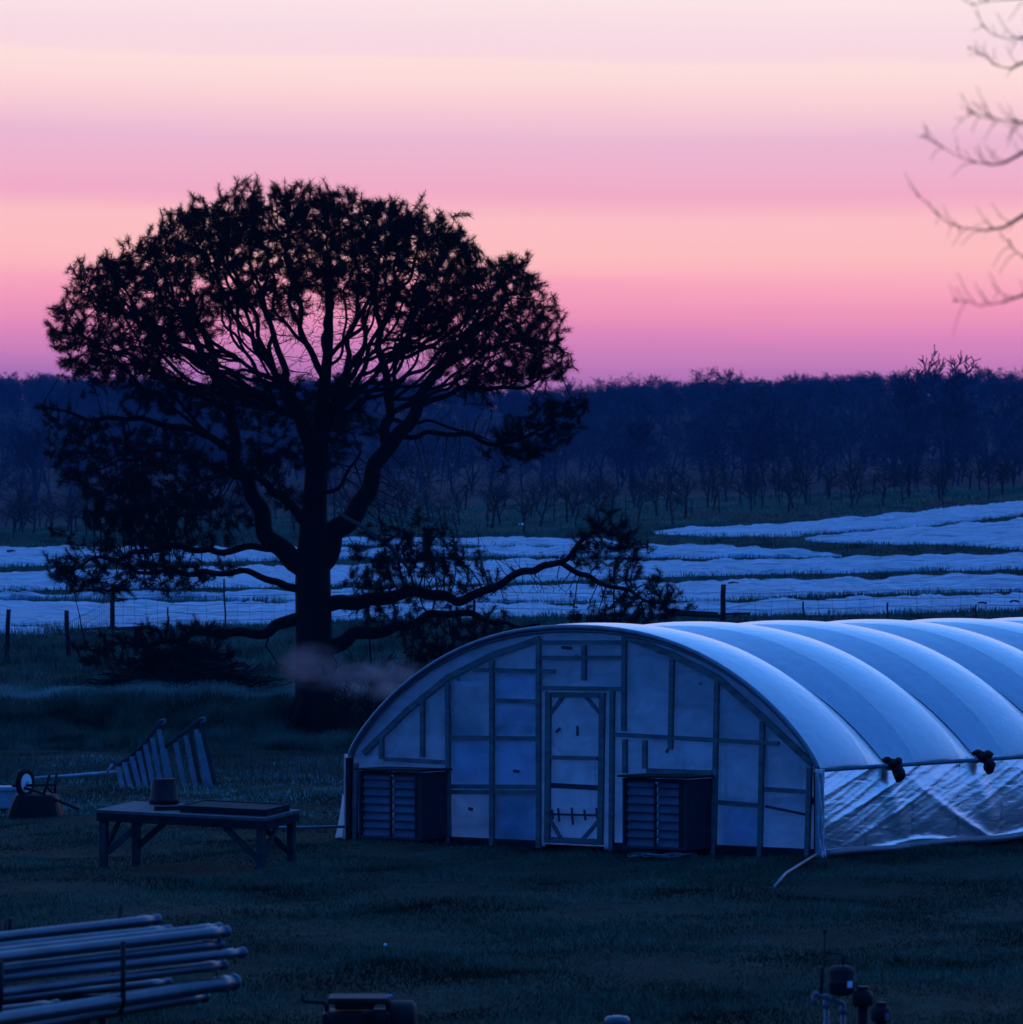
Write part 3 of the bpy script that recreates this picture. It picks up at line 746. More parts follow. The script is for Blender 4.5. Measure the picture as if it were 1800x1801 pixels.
# ------------------------------------------------------------------ fence along the field
fp = [(12, 1072, 1166, .07, 0), (121, 1075, 1160, .075, 0), (197, 1043, 1112, .08, 0), (297, 1068, 1106, .03, 1), (397, 1018, 1106, .03, 1), (648, 1052, 1095, .07, 0), (835, 1058, 1098, .03, 1), (1271, 1028, 1100, .095, 0), (1415, 1058, 1098, .035, 1), (1561, 1060, 1094, .035, 1), (1716, 1064, 1092, .035, 1)]
p0 = hit(397, 1106)
fence = thing('field_fence', p0, 'old wire fence on rough posts between the yard and the covered field', 'fence')
tops = []
for px, y0, y1, r, thin in fp:
    b = hit(px, y1); s = b.y/F; t_ = b+Z*((y1-y0)*s); t_.x += rnd.uniform(-.06, .06)
    m = MB(); k = 6
    m.tube([b-Z*.1, b.lerp(t_, .3)+Vector((.01, 0, 0)), b.lerp(t_, .7)-Vector((.012, 0, 0)), t_], [r*1.1, r, r*.95, r*.9], k); m.build('post', M['steel' if thin else 'post'], fence)
    tops.append((b, t_))
tops.insert(0, (tops[0][0]+Vector((-6, -1, 0)), tops[0][1]+Vector((-6, -1, 0)))); tops.append((tops[-1][0]+Vector((6, 0, .0)), tops[-1][1]+Vector((6, 0, 0))))
m = MB()
for (b0, t0), (b1, t1) in zip(tops, tops[1:]):
    for hh in (.25, .5, .75, 1.0):
        a_ = b0+Z*hh; b_ = b1+Z*hh; mid = (a_+b_)/2-Z*.05; m.tube([a_, mid, b_], .007, 3)
    n_ = int((b1-b0).length/.45)
    for k in range(1, n_):
        q = b0.lerp(b1, k/n_); m.tube([q+Z*.05, q+Z*1.0], .004, 3)
m.build('wire', M['steel'], fence)
for pts, r in (([(18, 1118), (120, 1112), (205, 1106)], .1), ([(110, 1112), (262, 1104)], .08), ([(1172, 1079), (1270, 1084)], .07), ([(1172, 1074), (1262, 1079)], .05), ([(1272, 1080), (1320, 1079)], .04)):
    m = MB(); b = hit(pts[0][0], pts[0][1]+6)
    yy = [hit(x, 1110 if x < 600 else 1098).y for x, y in pts]
    m.tube([P(x, y, q-.1) for (x, y), q in zip(pts, yy)], r, 6); m.build('rail', M['post'], fence)

# ------------------------------------------------------------------ trees
def grow_tree(seed, height, spread=.55, levels=4, trunk_r=.16, fork=.28, nb=(5, 4, 4, 4), up=.25, segs=4, minr=.012, lean=0.):
    """recursive bare tree at the origin -> list of (points, radii)"""
    q = random.Random(seed); out = []
    def branch(p, d, ln, r, lev):
        pts = [p.copy()]; rad = [r]; d = d.copy(); n_ = segs if lev < 2 else max(2, segs-1)
        for i in range(n_):
            d = (d + Vector((q.gauss(0, .13), q.gauss(0, .13), q.gauss(0, .08)+up*.12))).normalized()
            p = p + d*(ln/n_); pts.append(p.copy()); rad.append(max(minr, r*(1-(i+1)/n_*.65)))
        out.append((pts, rad))
        if lev >= levels: return
        for k in range(nb[min(lev, len(nb)-1)]):
            f = (fork if lev == 0 else .25) + (1-(fork if lev == 0 else .25))*(k+q.random())/nb[min(lev, len(nb)-1)]
            i = min(n_-1, int(f*n_)); g = f*n_-i; s_ = pts[i].lerp(pts[i+1], g)
            dd = (pts[i+1]-pts[i]).normalized(); a = q.random()*6.283
            o = Vector((math.cos(a), math.sin(a), 0)); o = (o-dd*o.dot(dd)).normalized()
            nd = (dd*(1-spread)+o*spread*q.uniform(.8, 1.3)+Z*up*.5).normalized()
            branch(s_, nd, ln*q.uniform(.45, .68)*(1 if lev else .75+.3*(1-f)), max(minr, rad[i]*.6), lev+1)
    branch(Vector((0, 0, -.1)), Vector((lean, 0, 1)).normalized(), height*.62, trunk_r, 0)
    mx = max(p.z for pts, _ in out for p in pts); k = height/mx
    return [([p*k for p in pts], rad) for pts, rad in out]
def tri_tubes(branches, k=3):
    V = []; Fc = []
    for pts, rad in branches:
        m_ = MB(); m_.tube(pts, rad, k, cap=False); n0 = sum(len(v) for v in V)
        V.append(np.array(m_.v)); Fc.append(np.array(m_.f)+n0)
    return np.concatenate(V), np.concatenate(Fc)

# orchard trees: five kinds, copied along the rows
protos = []
for k in range(6):
    br = grow_tree(40+k, 1.0, .62, 3, .032, .40, (5, 5, 4), .34, 3, .0030)
    V, Fc = tri_tubes([([p*1.0 for p in pts], r) for pts, r in br]); protos.append((V, Fc))
orch = []
cnt = 0
for Yr in (231, 241, 252, 264, 278, 294, 312, 332):
    for x in np.arange(-.150*Yr, .150*Yr, 2.9 if Yr < 270 else 3.3):
        u = 900+F*x/Yr; y = Yr+rnd.uniform(-1.5, 1.5)+max(0, (u-900)/900)*22; xx = x*y/Yr+rnd.uniform(-.6, .6)
        if rnd.random() < .1: continue
        k = rnd.randrange(6); hgt = rnd.uniform(2.2, 3.1); zb = tz(xx, y)
        if orch and any(o[0] == k for o in orch):
            c = next(o[1] for o in orch if o[0] == k).copy(); COL.objects.link(c)
        else:
            c = npmesh('orchard_tree', protos[k][0], protos[k][1], M['orchard']); orch.append((k, c))
            tag(c, 'small bare orchard tree in the rows below the wood', 'tree', 'orchard trees below the wood')
        c.location = (xx, y, zb); c.rotation_euler = (0, 0, rnd.random()*6.28); c.scale = (hgt*1.05, hgt*1.05, hgt); cnt += 1
print('orchard trees', cnt)
# orchard stakes
stk = None
for px, y0, y1 in ((24, 895, 950), (92, 900, 952), (165, 898, 950), (737, 885, 938), (782, 880, 930), (858, 872, 932), (975, 865, 920), (1037, 870, 920), (1101, 868, 912), (1156, 862, 912), (1208, 862, 910), (1217, 880, 908), (1265, 860, 903), (1328, 832, 895), (1371, 860, 890), (1425, 856, 886), (1480, 852, 882), (1557, 845, 876)):
    b = hit(px, y1, 150); s = b.y/F; hgt = (y1-y0)*s
    if stk is None:
        m = MB(); m.tube([(0, 0, -.1), (.004, 0, .5), (0, 0, 1)], .035, 5); stk = m.build('orchard_stake', M['post']); c = stk
        tag(c, 'thin dark stake at the front edge of the orchard', 'stake', 'orchard stakes')
    else: c = stk.copy(); COL.objects.link(c)
    c.location = b; c.scale = (1, 1, hgt)
p = hit(917, 926, 150); m = MB(); m.grid([[p+Vector((-.12+.08*i, .05*j, .04+.16*math.sin(i*1.2+j*.8)**2)) for i in range(5)] for j in range(4)])
tag(m.build('plastic_scrap', M['white'], None, base=p), 'small white scrap of plastic on the grass below the orchard', 'scrap')

# wood on the hill: one mass of bare trees
kinds = []
for k in range(7):
    V, Fc = tri_tubes(grow_tree(100+k, 1.0, .55, 4, .017, .22, (7, 5, 4, 4), .30, 3, .0016)); kinds.append((V.astype(np.float32), Fc))
for k in range(4):
    V, Fc = tri_tubes(grow_tree(140+k, 1.0, .58, 4, .022, .12, (9, 6, 5, 4),        .22, 3, .0032)); kinds.append((V.astype(np.float32), Fc))
VV = []; FF = []; n0 = 0; ntree = 0
def put(x, y, hgt, k=None):
    global n0, ntree
    V, Fc = kinds[rnd.randrange(7) if k is None else k]; a = rnd.random()*6.283; c, s = math.cos(a), math.sin(a); w = hgt*rnd.uniform(1.0, 1.35)
    X = np.stack([(V[:, 0]*c-V[:, 1]*s)*w+x, (V[:, 0]*s+V[:, 1]*c)*w+y, V[:, 2]*hgt+tz(x, y)], 1)
    VV.append(X); FF.append(Fc+n0); n0 += len(V); ntree += 1
for Y0, n_, h0, h1 in ((392, 40, 5, 7.5), (412, 40, 6, 9), (440, 44, 7, 9.5), (480, 46, 7, 9.5), (530, 48, 7, 10), (600, 52, 7, 10), (680, 58, 7, 10), (760, 64, 6.5, 9), (840, 80, 5.0, 7), (880, 100, 4.5, 6.2), (925, 120, 4.0, 5.4), (960, 140, 3.8, 5.0), (990, 150, 3.6, 4.8), (1010, 150, 3.4, 4.6)):
    for i in range(n_):
        x = (-1+2*(i+rnd.random())/n_)*.165*Y0; y = Y0*(1+rnd.uniform(-.03, .03)); u = (900+F*x/Y0)/1800
        hh = rnd.uniform(h0, h1)*(1.5 if u < .17 and Y0 > 930 else 1)*(.92+.16*math.sin(x*.05)**2)
        put(x, y, hh, 7+rnd.randrange(4) if Y0 > 740 else None)
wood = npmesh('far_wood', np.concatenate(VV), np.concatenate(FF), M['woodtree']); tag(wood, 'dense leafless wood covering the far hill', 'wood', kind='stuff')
print('wood trees', ntree, 'faces', len(wood.data.polygons))
# single trees one can tell apart at the edge of the wood
for k, (px, top, base, Y0, lb) in enumerate(((1672, 620, 800, 455, 'tallest bare tree, standing above the skyline near the right edge'), (1606, 645, 800, 450, 'bare leaning tree left of the tallest one on the skyline'), (1312, 664, 862, 415, 'broad dark bare tree at the middle of the wood edge'),
                                              (1735, 665, 800, 440, 'bare tree right of the tallest one on the skyline'), (1110, 735, 868, 410, 'low bare tree at the wood edge left of the broad dark one'), (60, 745, 900, 420, 'bare tree at the wood edge on the far left'))):
    p = P(px, base, Y0); zb = tz(p.x, p.y); hgt = (H-(top-HY)/F*Y0-zb)*1.07
    br = grow_tree(300+k, hgt, .5 if k != 2 else .6, 4, .36 if k else .55, .25 if k == 2 else .42, (6, 5, 5, 4), .34, 4, .034 if k else .05)
    root = thing('bare_tree', (p.x, p.y, zb), lb, 'tree', 'bare trees at the edge of the wood')
    for nm, sel in (('trunk', br[:8]), ('crown', br[8:])):
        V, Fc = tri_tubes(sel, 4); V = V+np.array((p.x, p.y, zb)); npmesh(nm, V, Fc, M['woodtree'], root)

# ------------------------------------------------------------------ the big pine
YT = 97.0
def TP(px, py, dy=0.): v = P(px, py, YT); v.y += dy; return np.array(v)
pine_base = Vector(TP(554, 1306)); pine_base.z = tz(pine_base.x, YT)
limbs = [  # (points px, r0, r1, end depth offset)
 ([(554, 1318), (554, 1285), (553, 1200), (552, 1100), (550, 1010), (552, 900), (558, 820), (563, 740), (572, 660), (580, 580), (575, 500)], .52, .07, .3),
 ([(545, 1012), (505, 972), (465, 925), (436, 870), (416, 800), (400, 730), (385, 660), (360, 590)], .27, .07, 1.0),
 ([(545, 930), (515, 882), (465, 852), (405, 832)], .14, .06, -1.2),
 ([(566, 990), (608, 922), (650, 850), (690, 782), (735, 715), (775, 650), (810, 600), (870, 560)], .29, .06, -.9),
 ([(682, 795), (681, 720), (677, 640), (662, 560), (650, 500)], .14, .05, .8),
 ([(556, 830), (530, 740), (508, 660), (482, 600), (470, 530)], .15, .05, -1.4),
 ([(563, 760), (600, 700), (620, 640), (640, 570)], .13, .04, 1.5),
 ([(400, 725), (330, 680), (250, 640), (170, 605), (120, 570)], .10, .03, .3),
 ([(388, 665), (320, 608), (240, 562), (170, 525)], .10, .03, -.7),
 ([(375, 620), (340, 540), (300, 470), (270, 430)], .08, .03, .4),
 ([(416, 800), (340, 748), (235, 742), (150, 732), (85, 715)], .08, .02, -.6),
 ([(425, 838), (340, 800), (280, 792), (200, 805)], .09, .03, .8),
 ([(735, 715), (800, 690), (870, 680), (945, 668)], .09, .03, .9),
 ([(775, 650), (850, 608), (930, 598), (990, 622)], .08, .03, -.3),
 ([(810, 600), (850, 540), (890, 490)], .07, .03, .5),
 ([(700, 768), (760, 766), (840, 770), (885, 782), (935, 768)], .07, .03, -.5),
 ([(715, 745), (780, 745), (850, 762)], .05, .02, .9),
 ([(522, 1088), (470, 1106), (400, 1116), (320, 1120), (240, 1132), (170, 1146)], .15, .03, -1.6),
 ([(520, 1035), (450, 1012), (400, 1010), (340, 1000), (250, 1012)], .11, .03, -.6),
 ([(515, 975), (440, 962), (350, 966), (250, 968), (150, 985)], .09, .03, .7),
 ([(582, 1062), (660, 1050), (740, 1045), (810, 1056), (870, 1030), (940, 1003), (985, 990), (1010, 960), (1045, 932)], .18, .045, -1.8),
 ([(985, 990), (1030, 1010), (1080, 1042), (1135, 1052)], .06, .02, -1.9),
 ([(583, 1138), (640, 1119), (700, 1096), (760, 1082), (850, 1086), (950, 1104)], .19, .03, 1.2),
 ([(540, 900), (560, 870), (600, 850), (640, 800)], .07, .03, -2.0),
]
# secondary limbs fanning out to the dome
_sil = [(92, 610), (128, 510), (170, 470), (240, 440), (285, 405), (340, 375), (436, 345), (500, 335), (560, 335), (610, 352), (700, 365), (760, 380), (818, 405), (850, 465), (925, 462), (950, 495), (972, 550), (998, 595)]
fan = random.Random(21)
for k in range(64):
    j = fan.uniform(0, len(_sil)-1.001); i_ = int(j); tx = _sil[i_][0]+(_sil[i_+1][0]-_sil[i_][0])*(j-i_); ty = _sil[i_][1]+(_sil[i_+1][1]-_sil[i_][1])*(j-i_)
    ins = fan.uniform(.10, .34); tx += (560-tx)*ins; ty += (740-ty)*ins
    side = (tx-560)/460; sx = 560+side*fan.uniform(60, 250); sy = fan.uniform(600, 760) if abs(side) < .75 else fan.uniform(640, 740)
    mx_ = sx+(tx-sx)*.5+side*25; my_ = sy+(ty-sy)*(.42 if abs(side) < .5 else .36)
    limbs.append(([(sx, sy), (mx_, my_), (tx, ty)], fan.uniform(.035, .07), .018, fan.uniform(-2.4, 2.4)))
NP = []; NPAR = []; NR = []
D = .12
def nearest(p):
    A = np.array(NP); return int(np.argmin(((A-p)**2).sum(1)))
for li, (pts, r0, r1, dye) in enumerate(limbs):
    A = [TP(x, y) for x, y in pts]
    if li >= 24: par = nearest(A[0]); A[0] = NP[par].copy()*np.array((1, 0, 1))+np.array((0, YT, 0)); dstart = NP[par][1]-YT
    elif li: par = nearest(A[0]); dstart = NP[par][1]-YT
    else: par = -1; dstart = 0
    ln = np.cumsum([0]+[np.linalg.norm(A[i+1]-A[i]) for i in range(len(A)-1)]); tot = ln[-1]; n_ = int(tot/D)
    t_ = np.linspace(0, tot, n_)
    # smooth the path
    Pp = np.stack([np.interp(t_, ln, [a_[c] for a_ in A]) for c in range(3)], 1)
    for _ in range(10): Pp[1:-1] = .5*Pp[1:-1]+.25*(Pp[:-2]+Pp[2:])
    f = t_/tot; Pp[:, 1] += dstart + f**1.2*(dye-dstart if li else dye)
    wob = (np.minimum(t_, .6)/.6)*(li > 0); Pp[:, 0] += wob*(.07*np.sin(t_*3.1+li)+.04*np.sin(t_*6.7+2*li)); Pp[:, 2] += wob*(.07*np.sin(t_*2.7+li*2)+.04*np.sin(t_*7.3+li)); Pp[:, 1] += wob*.1*np.sin(t_*2.1+li*3)
    if li == 0: rr = np.interp([1318-(1318-500)*q for q in f], [500, 660, 820, 900, 1000, 1060, 1200, 1270, 1300, 1320], [.06, .13, .24, .30, .40, .41, .44, .47, .56, .66])
    else: rr = r0+(r1-r0)*f**.8
    for i in range(n_):
        NP.append(Pp[i]); NPAR.append(par); NR.append(float(rr[i])); par = len(NP)-1
n_manual = len(NP)
# attraction points
AT = []; AF = []
def poly_pts(poly, n_, fol, dep, d0=0.):
    poly = np.array(poly, float); lo, hi = poly.min(0), poly.max(0); c = 0; per = 15 if fol else 1
    n_ = int(n_*(3.4 if fol else 2.3))
    while c < n_:
        x, y = rng.uniform(lo, hi); ins = False; j = len(poly)-1
        for i in range(len(poly)):
            if (poly[i, 1] > y) != (poly[j, 1] > y) and x < (poly[j, 0]-poly[i, 0])*(y-poly[i, 1])/(poly[j, 1]-poly[i, 1])+poly[i, 0]: ins = not ins
            j = i
        if ins:
            d = d0+rng.uniform(-dep, dep); c += per
            for _ in range(per):
                sg = 11 if fol else 0
                AT.append(TP(x+rng.normal(0, 1)*sg*1.25, y+rng.normal(0, 1)*sg*.75, d+rng.normal(0, 1)*sg/77)); AF.append(fol)
sil = np.array([(92, 640), (90, 600), (88, 555), (128, 500), (165, 462), (240, 432), (285, 398), (340, 368), (400, 356), (436, 336), (500, 324), (560, 326), (610, 350), (640, 350), (700, 360), (760, 375), (818, 398), (838, 430), (852, 462), (880, 458), (925, 456), (950, 490), (972, 545), (998, 590), (1014, 622), (1000, 660)], float)
sl = np.cumsum([0, *np.linalg.norm(np.diff(sil, axis=0), axis=1)])
def clumps(nc, per, i0, i1, dmax, sg):
    for _ in range(nc):
        t_ = rng.uniform(0, sl[-1]); x = np.interp(t_, sl, sil[:, 0]); y = np.interp(t_, sl, sil[:, 1]); k = rng.uniform(i0, i1); x, y = x+(560-x)*k, y+(740-y)*k
        e = abs(x-550)/470; dm = dmax*math.sqrt(max(.12, 1-e*e)); d = rng.uniform(-dm, dm)
        for _ in range(per):
            AT.append(TP(x+rng.normal(0, sg), y+rng.normal(0, sg*.8), d+rng.normal(0, sg/77))); AF.append(1)
def shell(n_, i0, i1, fol, dmax, pw=1.):
    for _ in range(n_):
        t_ = rng.uniform(0, sl[-1]); x = np.interp(t_, sl, sil[:, 0]); y = np.interp(t_, sl, sil[:, 1]); c = np.array((560, 740.))
        k = i0+(i1-i0)*rng.random()**pw; x, y = x+(c[0]-x)*k+rng.normal(0, 6), y+(c[1]-y)*k+rng.normal(0, 6)
        e = abs(x-550)/470; dm = dmax*math.sqrt(max(.12, 1-e*e)); AT.append(TP(x, y, rng.uniform(-dm, dm))); AF.append(fol)
clumps(330, 20, .01, .20, 3.4, 13); shell(4300, .03, .22, 1, 3.6, 1.25); shell(1500, .22, .42, 1, 3.2); shell(2600, .2, .66, 0, 2.8)
poly_pts([(330, 370), (700, 370), (760, 460), (640, 500), (430, 490), (320, 440)], 700, 1, 3.5)
poly_pts([(108, 765), (180, 735), (300, 745), (400, 830), (380, 900), (320, 930), (330, 960), (240, 950), (160, 900), (150, 870), (112, 830)], 820, 1, 1.6)
poly_pts([(160, 870), (330, 900), (300, 1010), (190, 980)], 260, 1, 1.3)
poly_pts([(92, 930), (200, 950), (330, 985), (420, 1000), (300, 1040), (110, 1040)], 330, 1, 1.4, -.4)
poly_pts([(60, 715), (105, 705), (150, 740), (110, 765), (75, 745)], 26, 1, .6, -.6)
poly_pts([(130, 640), (240, 655), (360, 700), (320, 730), (200, 700)], 190, 1, 1.2)
poly_pts([(140, 1145), (230, 1105), (330, 1092), (420, 1104), (400, 1146), (300, 1166), (170, 1172)], 300, 1, .9, -1.4)
poly_pts([(370, 690), (500, 670), (620, 690), (640, 770), (560, 810), (400, 800)], 420, 1, 1.8)
poly_pts([(420, 800), (520, 800), (520, 900), (450, 860)], 60, 1, 1.5, -1)
poly_pts([(300, 880), (400, 850), (440, 960), (330, 960)], 90, 1, 1.4, -.6)
poly_pts([(878, 772), (930, 735), (1008, 690), (1026, 712), (1000, 760), (930, 816), (884, 816)], 300, 1, .9, -.4)
poly_pts([(1010, 965), (1040, 918), (1078, 905), (1112, 950), (1140, 978), (1100, 1004), (1050, 1002)], 230, 1, .7, -1.8)
poly_pts([(1000, 1090), (1080, 1050), (1165, 1028), (1190, 1050), (1172, 1098), (1050, 1112)], 260, 1, .8, -1.8)
poly_pts([(610, 990), (700, 960), (830, 975), (870, 1010), (830, 1055), (640, 1060)], 300, 1, 1.0, -1.0)
poly_pts([(690, 1095), (860, 1090), (980, 1105), (860, 1180), (720, 1195)], 230, 0, .9, 1.0)
poly_pts([(690, 1080), (870, 1070), (860, 1160), (720, 1175)], 190, 1, .9, .9)
poly_pts([(640, 930), (760, 930), (800, 1000), (660, 1010)], 90, 1, 1.2, -1)
poly_pts([(640, 820), (740, 800), (830, 960), (690, 1000)], 170, 0, 1.2)
poly_pts([(600, 640), (860, 640), (900, 740), (640, 740)], 160, 0, 1.6)
poly_pts([(180, 560), (330, 520), (480, 500), (640, 500), (800, 520), (920, 560), (960, 650), (800, 690), (620, 690), (420, 690), (200, 650)], 2000, 0, 2.4)
poly_pts([(150, 560), (330, 480), (480, 460), (640, 460), (800, 480), (960, 560), (980, 640), (820, 620), (640, 560), (420, 560), (200, 640)], 330, 1, 2.6)
poly_pts([(590, 820), (720, 800), (860, 930), (840, 1060), (620, 1040)], 330, 0, 1.7, -.6)
poly_pts([(600, 1060), (700, 1060), (690, 1120), (610, 1110)], 60, 0, 1.2)
poly_pts([(760, 980), (980, 960), (1010, 1050), (860, 1070)], 110, 0, .9, -1.4)
poly_pts([(1000, 985), (1150, 1000), (1170, 1040), (1030, 1040)], 70, 0, .6, -1.8)
AT = np.array(AT); AF = np.array(AF)
# space colonisation
DI, DK = 1.7, .17
alive = np.ones(len(AT), bool); near = np.full(len(AT), -1); nd = np.full(len(AT), 1e9)
def upd(idx):
    if not len(idx): return
    Q = np.array([NP[i] for i in idx])
    for c in range(0, len(Q), 400):
        q = Q[c:c+400]; d = ((AT[:, None, :]-q[None])**2).sum(2); j = d.argmin(1); dd = np.sqrt(d[np.arange(len(AT)), j])
        b_ = dd < nd; nd[b_] = dd[b_]; near[b_] = np.array(idx)[c:c+400][j[b_]]
upd(list(range(18, n_manual)))
kids_seen = {}
reach = nd.copy()
for it in range(110):
    act = alive & (nd < np.maximum(DI, 4.2 if it < 45 else DI))
    if not act.any(): break
    dirs = AT[act]-np.array(NP)[near[act]]; dirs /= np.linalg.norm(dirs, axis=1)[:, None]+1e-9
    acc = {}
    for i, dv in zip(near[act], dirs): acc.setdefault(int(i), []).append(dv)
    new = []
    for i, ds in acc.items():
        v = np.sum(ds, 0)+rng.normal(0, .22, 3)*len(ds)**.5; v /= np.linalg.norm(v)+1e-9
        p = np.array(NP[i])+v*D
        key = (i, tuple(np.round(v, 1)))
        if kids_seen.get(i, 0) >= 3: continue
        kids_seen[i] = kids_seen.get(i, 0)+1
        NP.append(p); NPAR.append(i); NR.append(0.); new.append(len(NP)-1)
    upd(new); alive &= nd > DK
    if not new: break
NPA = np.array(NP); nn_ = len(NPA); kids = [[] for _ in range(nn_)]
for i, p in enumerate(NPAR):
    if p >= 0: kids[p].append(i)
rad2 = np.zeros(nn_)
for i in range(nn_-1, -1, -1):
    if not kids[i]: rad2[i] = .0075**2.3
    if NPAR[i] >= 0: rad2[NPAR[i]] += rad2[i]
RR = rad2**(1/2.3)
for i in range(n_manual): RR[i] = max(NR[i], min(RR[i], NR[i]*1.5))
for i in range(n_manual, nn_): RR[i] = min(RR[i], RR[NPAR[i]]*.9, .06)
print('pine nodes', nn_, 'left', alive.sum())
m = MB(); started = [0]; stack = [(-1, 0)]
while stack:
    par, i = stack.pop(); ch = [] if par < 0 else [par]
    while True:
        ch.append(i); ks = kids[i]
        if not ks: break
        ks = sorted(ks, key=lambda k: -RR[k]); stack += [(i, k) for k in ks[1:]]; i = ks[0]
    if len(ch) < 2: continue
    r = [RR[k] for k in ch]
    if par >= 0: r[0] = min(RR[ch[0]], r[1]*1.25)
    k_ = 12 if max(r) > .15 else 6 if max(r) > .04 else 3
    m.tube([NPA[k] for k in ch], r, k_, cap=False)
# root flare
for a_ in range(7):
    t_ = a_/7*6.283+.4; d = Vector((math.cos(t_), math.sin(t_), 0)); m.tube([pine_base+d*.3+Z*.75, pine_base+d*.5+Z*.25, pine_base+d*.95-Z*.1], [.12, .16, .06], 6)
pine = thing('pine_tree', pine_base, 'huge old pine with a broad dark dome of needles and low spreading limbs', 'tree')
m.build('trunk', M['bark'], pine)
m = MB(); m.tube([Vector(TP(598, 903, -1.5)), Vector(TP(645, 930, -1.6)), Vector(TP(690, 962, -1.7)), Vector(TP(728, 1008, -1.8))], [.03, .055, .06, .03], 7); m.build('dead_limb', M['deadwood'], pine)
for x0, y0, pts in ((650, 1100, [(652, 1130), (655, 1180)]), (735, 1095, [(728, 1130), (722, 1170), (705, 1200)]), (790, 1090, [(800, 1140), (770, 1180)]), (480, 1105, [(470, 1135), (490, 1165), (525, 1185)]), (700, 960, [(705, 1010), (720, 1050)]), (835, 1055, [(835, 1085)])):
    m = MB(); m.tube([Vector(TP(x0, y0, -.4))]+[Vector(TP(*q, -.5)) for q in pts], [.03, .022, .016, .012][:len(pts)+1], 5); m.build('hanging_twig', M['bark'], pine)
# needles: tufts at the twig ends that reach into foliage
foliage = AT[AF == 1]
hgt_ = np.zeros(nn_, int)
for i in range(nn_-1, 0, -1): hgt_[NPAR[i]] = max(hgt_[NPAR[i]], hgt_[i]+1)
tips = [i for i in range(n_manual, nn_) if hgt_[i] <= 2]
TPp = NPA[tips]; TD = NPA[tips]-NPA[[NPAR[i] for i in tips]]
ok = np.zeros(len(tips), bool)
for c in range(0, len(tips), 500):
    d = ((TPp[c:c+500, None]-foliage[None])**2).sum(2).min(1); ok[c:c+500] = d < .32**2
TPp = TPp[ok]; TD = TD[ok]/np.linalg.norm(TD[ok], axis=1)[:, None]
bare_f = 0
nt_ = len(TPp); NN = 56
dirs = rng.normal(0, 1, (nt_, NN, 3)); dirs /= np.linalg.norm(dirs, axis=2)[..., None]
ax = TD+np.array((0, 0, .35)); ax /= np.linalg.norm(ax, axis=1)[:, None]
dirs = dirs*1.0+ax[:, None]*1.05; dirs /= np.linalg.norm(dirs, axis=2)[..., None]
ln = rng.uniform(.10, .21, (nt_, NN, 1)); along = rng.uniform(-.26, .03, (nt_, NN, 1))
b0 = TPp[:, None]+ax[:, None]*along; tip = b0+dirs*ln
sd = np.cross(dirs, rng.normal(0, 1, (nt_, NN, 3))); sd /= np.linalg.norm(sd, axis=2)[..., None]+1e-9
V = np.stack([b0-sd*.0046, b0+sd*.0046, tip], 2).reshape(-1, 3); Fc = np.arange(len(V)).reshape(-1, 3)
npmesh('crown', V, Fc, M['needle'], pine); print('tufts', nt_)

# ------------------------------------------------------------------ brush pile, saplings
def pick_bank(px, py, Y):
    p = P(px, py, Y); p.z = tz(p.x, p.y); return p
base = pick_bank(325, 1212, 101.0); root = thing('brush_pile', base, 'low pile of dark cut branches on the grass left of the pine', 'brush pile')
m = MB(); q = random.Random(5)
for k in range(900):
    t_ = q.gauss(0, .42); x = base.x+t_*1.9; hgt = .95*math.exp(-t_*t_*1.6)+.05; y = base.y+q.gauss(0, .5)
    a_ = q.uniform(-.5, .5)+(math.pi if q.random() < .5 else 0); e = q.gauss(0, .28); ln = q.uniform(.3, 1.1)
    d = Vector((math.cos(a_)*math.cos(e), math.sin(a_)*.6, math.sin(e))); c = Vector((x, y, base.z+q.uniform(0, hgt)))
    m.tube([c-d*ln/2, c+Vector((q.gauss(0, .04), 0, q.gauss(0, .05))), c+d*ln/2], [q.uniform(.012, .035), .018, .007], 4)
m.build('branches', M['twig'], root)
m = MB()
for k in range(5): m.tube([base+Vector((-1.35+k*.12, -.5+.1*k, .12+.05*k)), base+Vector((-.5+.15*k, -.45, .2+.04*k))], .045, 6)
m.build('logs', M['deadwood'], root)
for k, (px, py, hgt, lb, Y) in enumerate(((606, 1300, 2.1, 'thin bare sapling growing close against the right of the pine trunk', 95.3), (648, 1300, 1.9, 'bare bushy sapling between the pine trunk and the greenhouse roof', 96.), (700, 1285, 1.6, 'low bare sapling just above the left slope of the greenhouse', 96.5), (588, 1305, 1.3, 'low scrubby bare shoot at the foot of the pine trunk', 95.))):
    b = pick_bank(px, py, Y); br = grow_tree(500+k, hgt, .5, 3, .05, .12, (9, 5, 4), .4, 5, .008)
    root = thing('sapling', b, lb, 'sapling', 'bare saplings around the pine')
    for nm, sel in (('stem', br[:4]), ('twigs', br[4:])):
        V, Fc = tri_tubes(sel, 4); npmesh(nm, V+np.array(b), Fc, M['twig'], root)

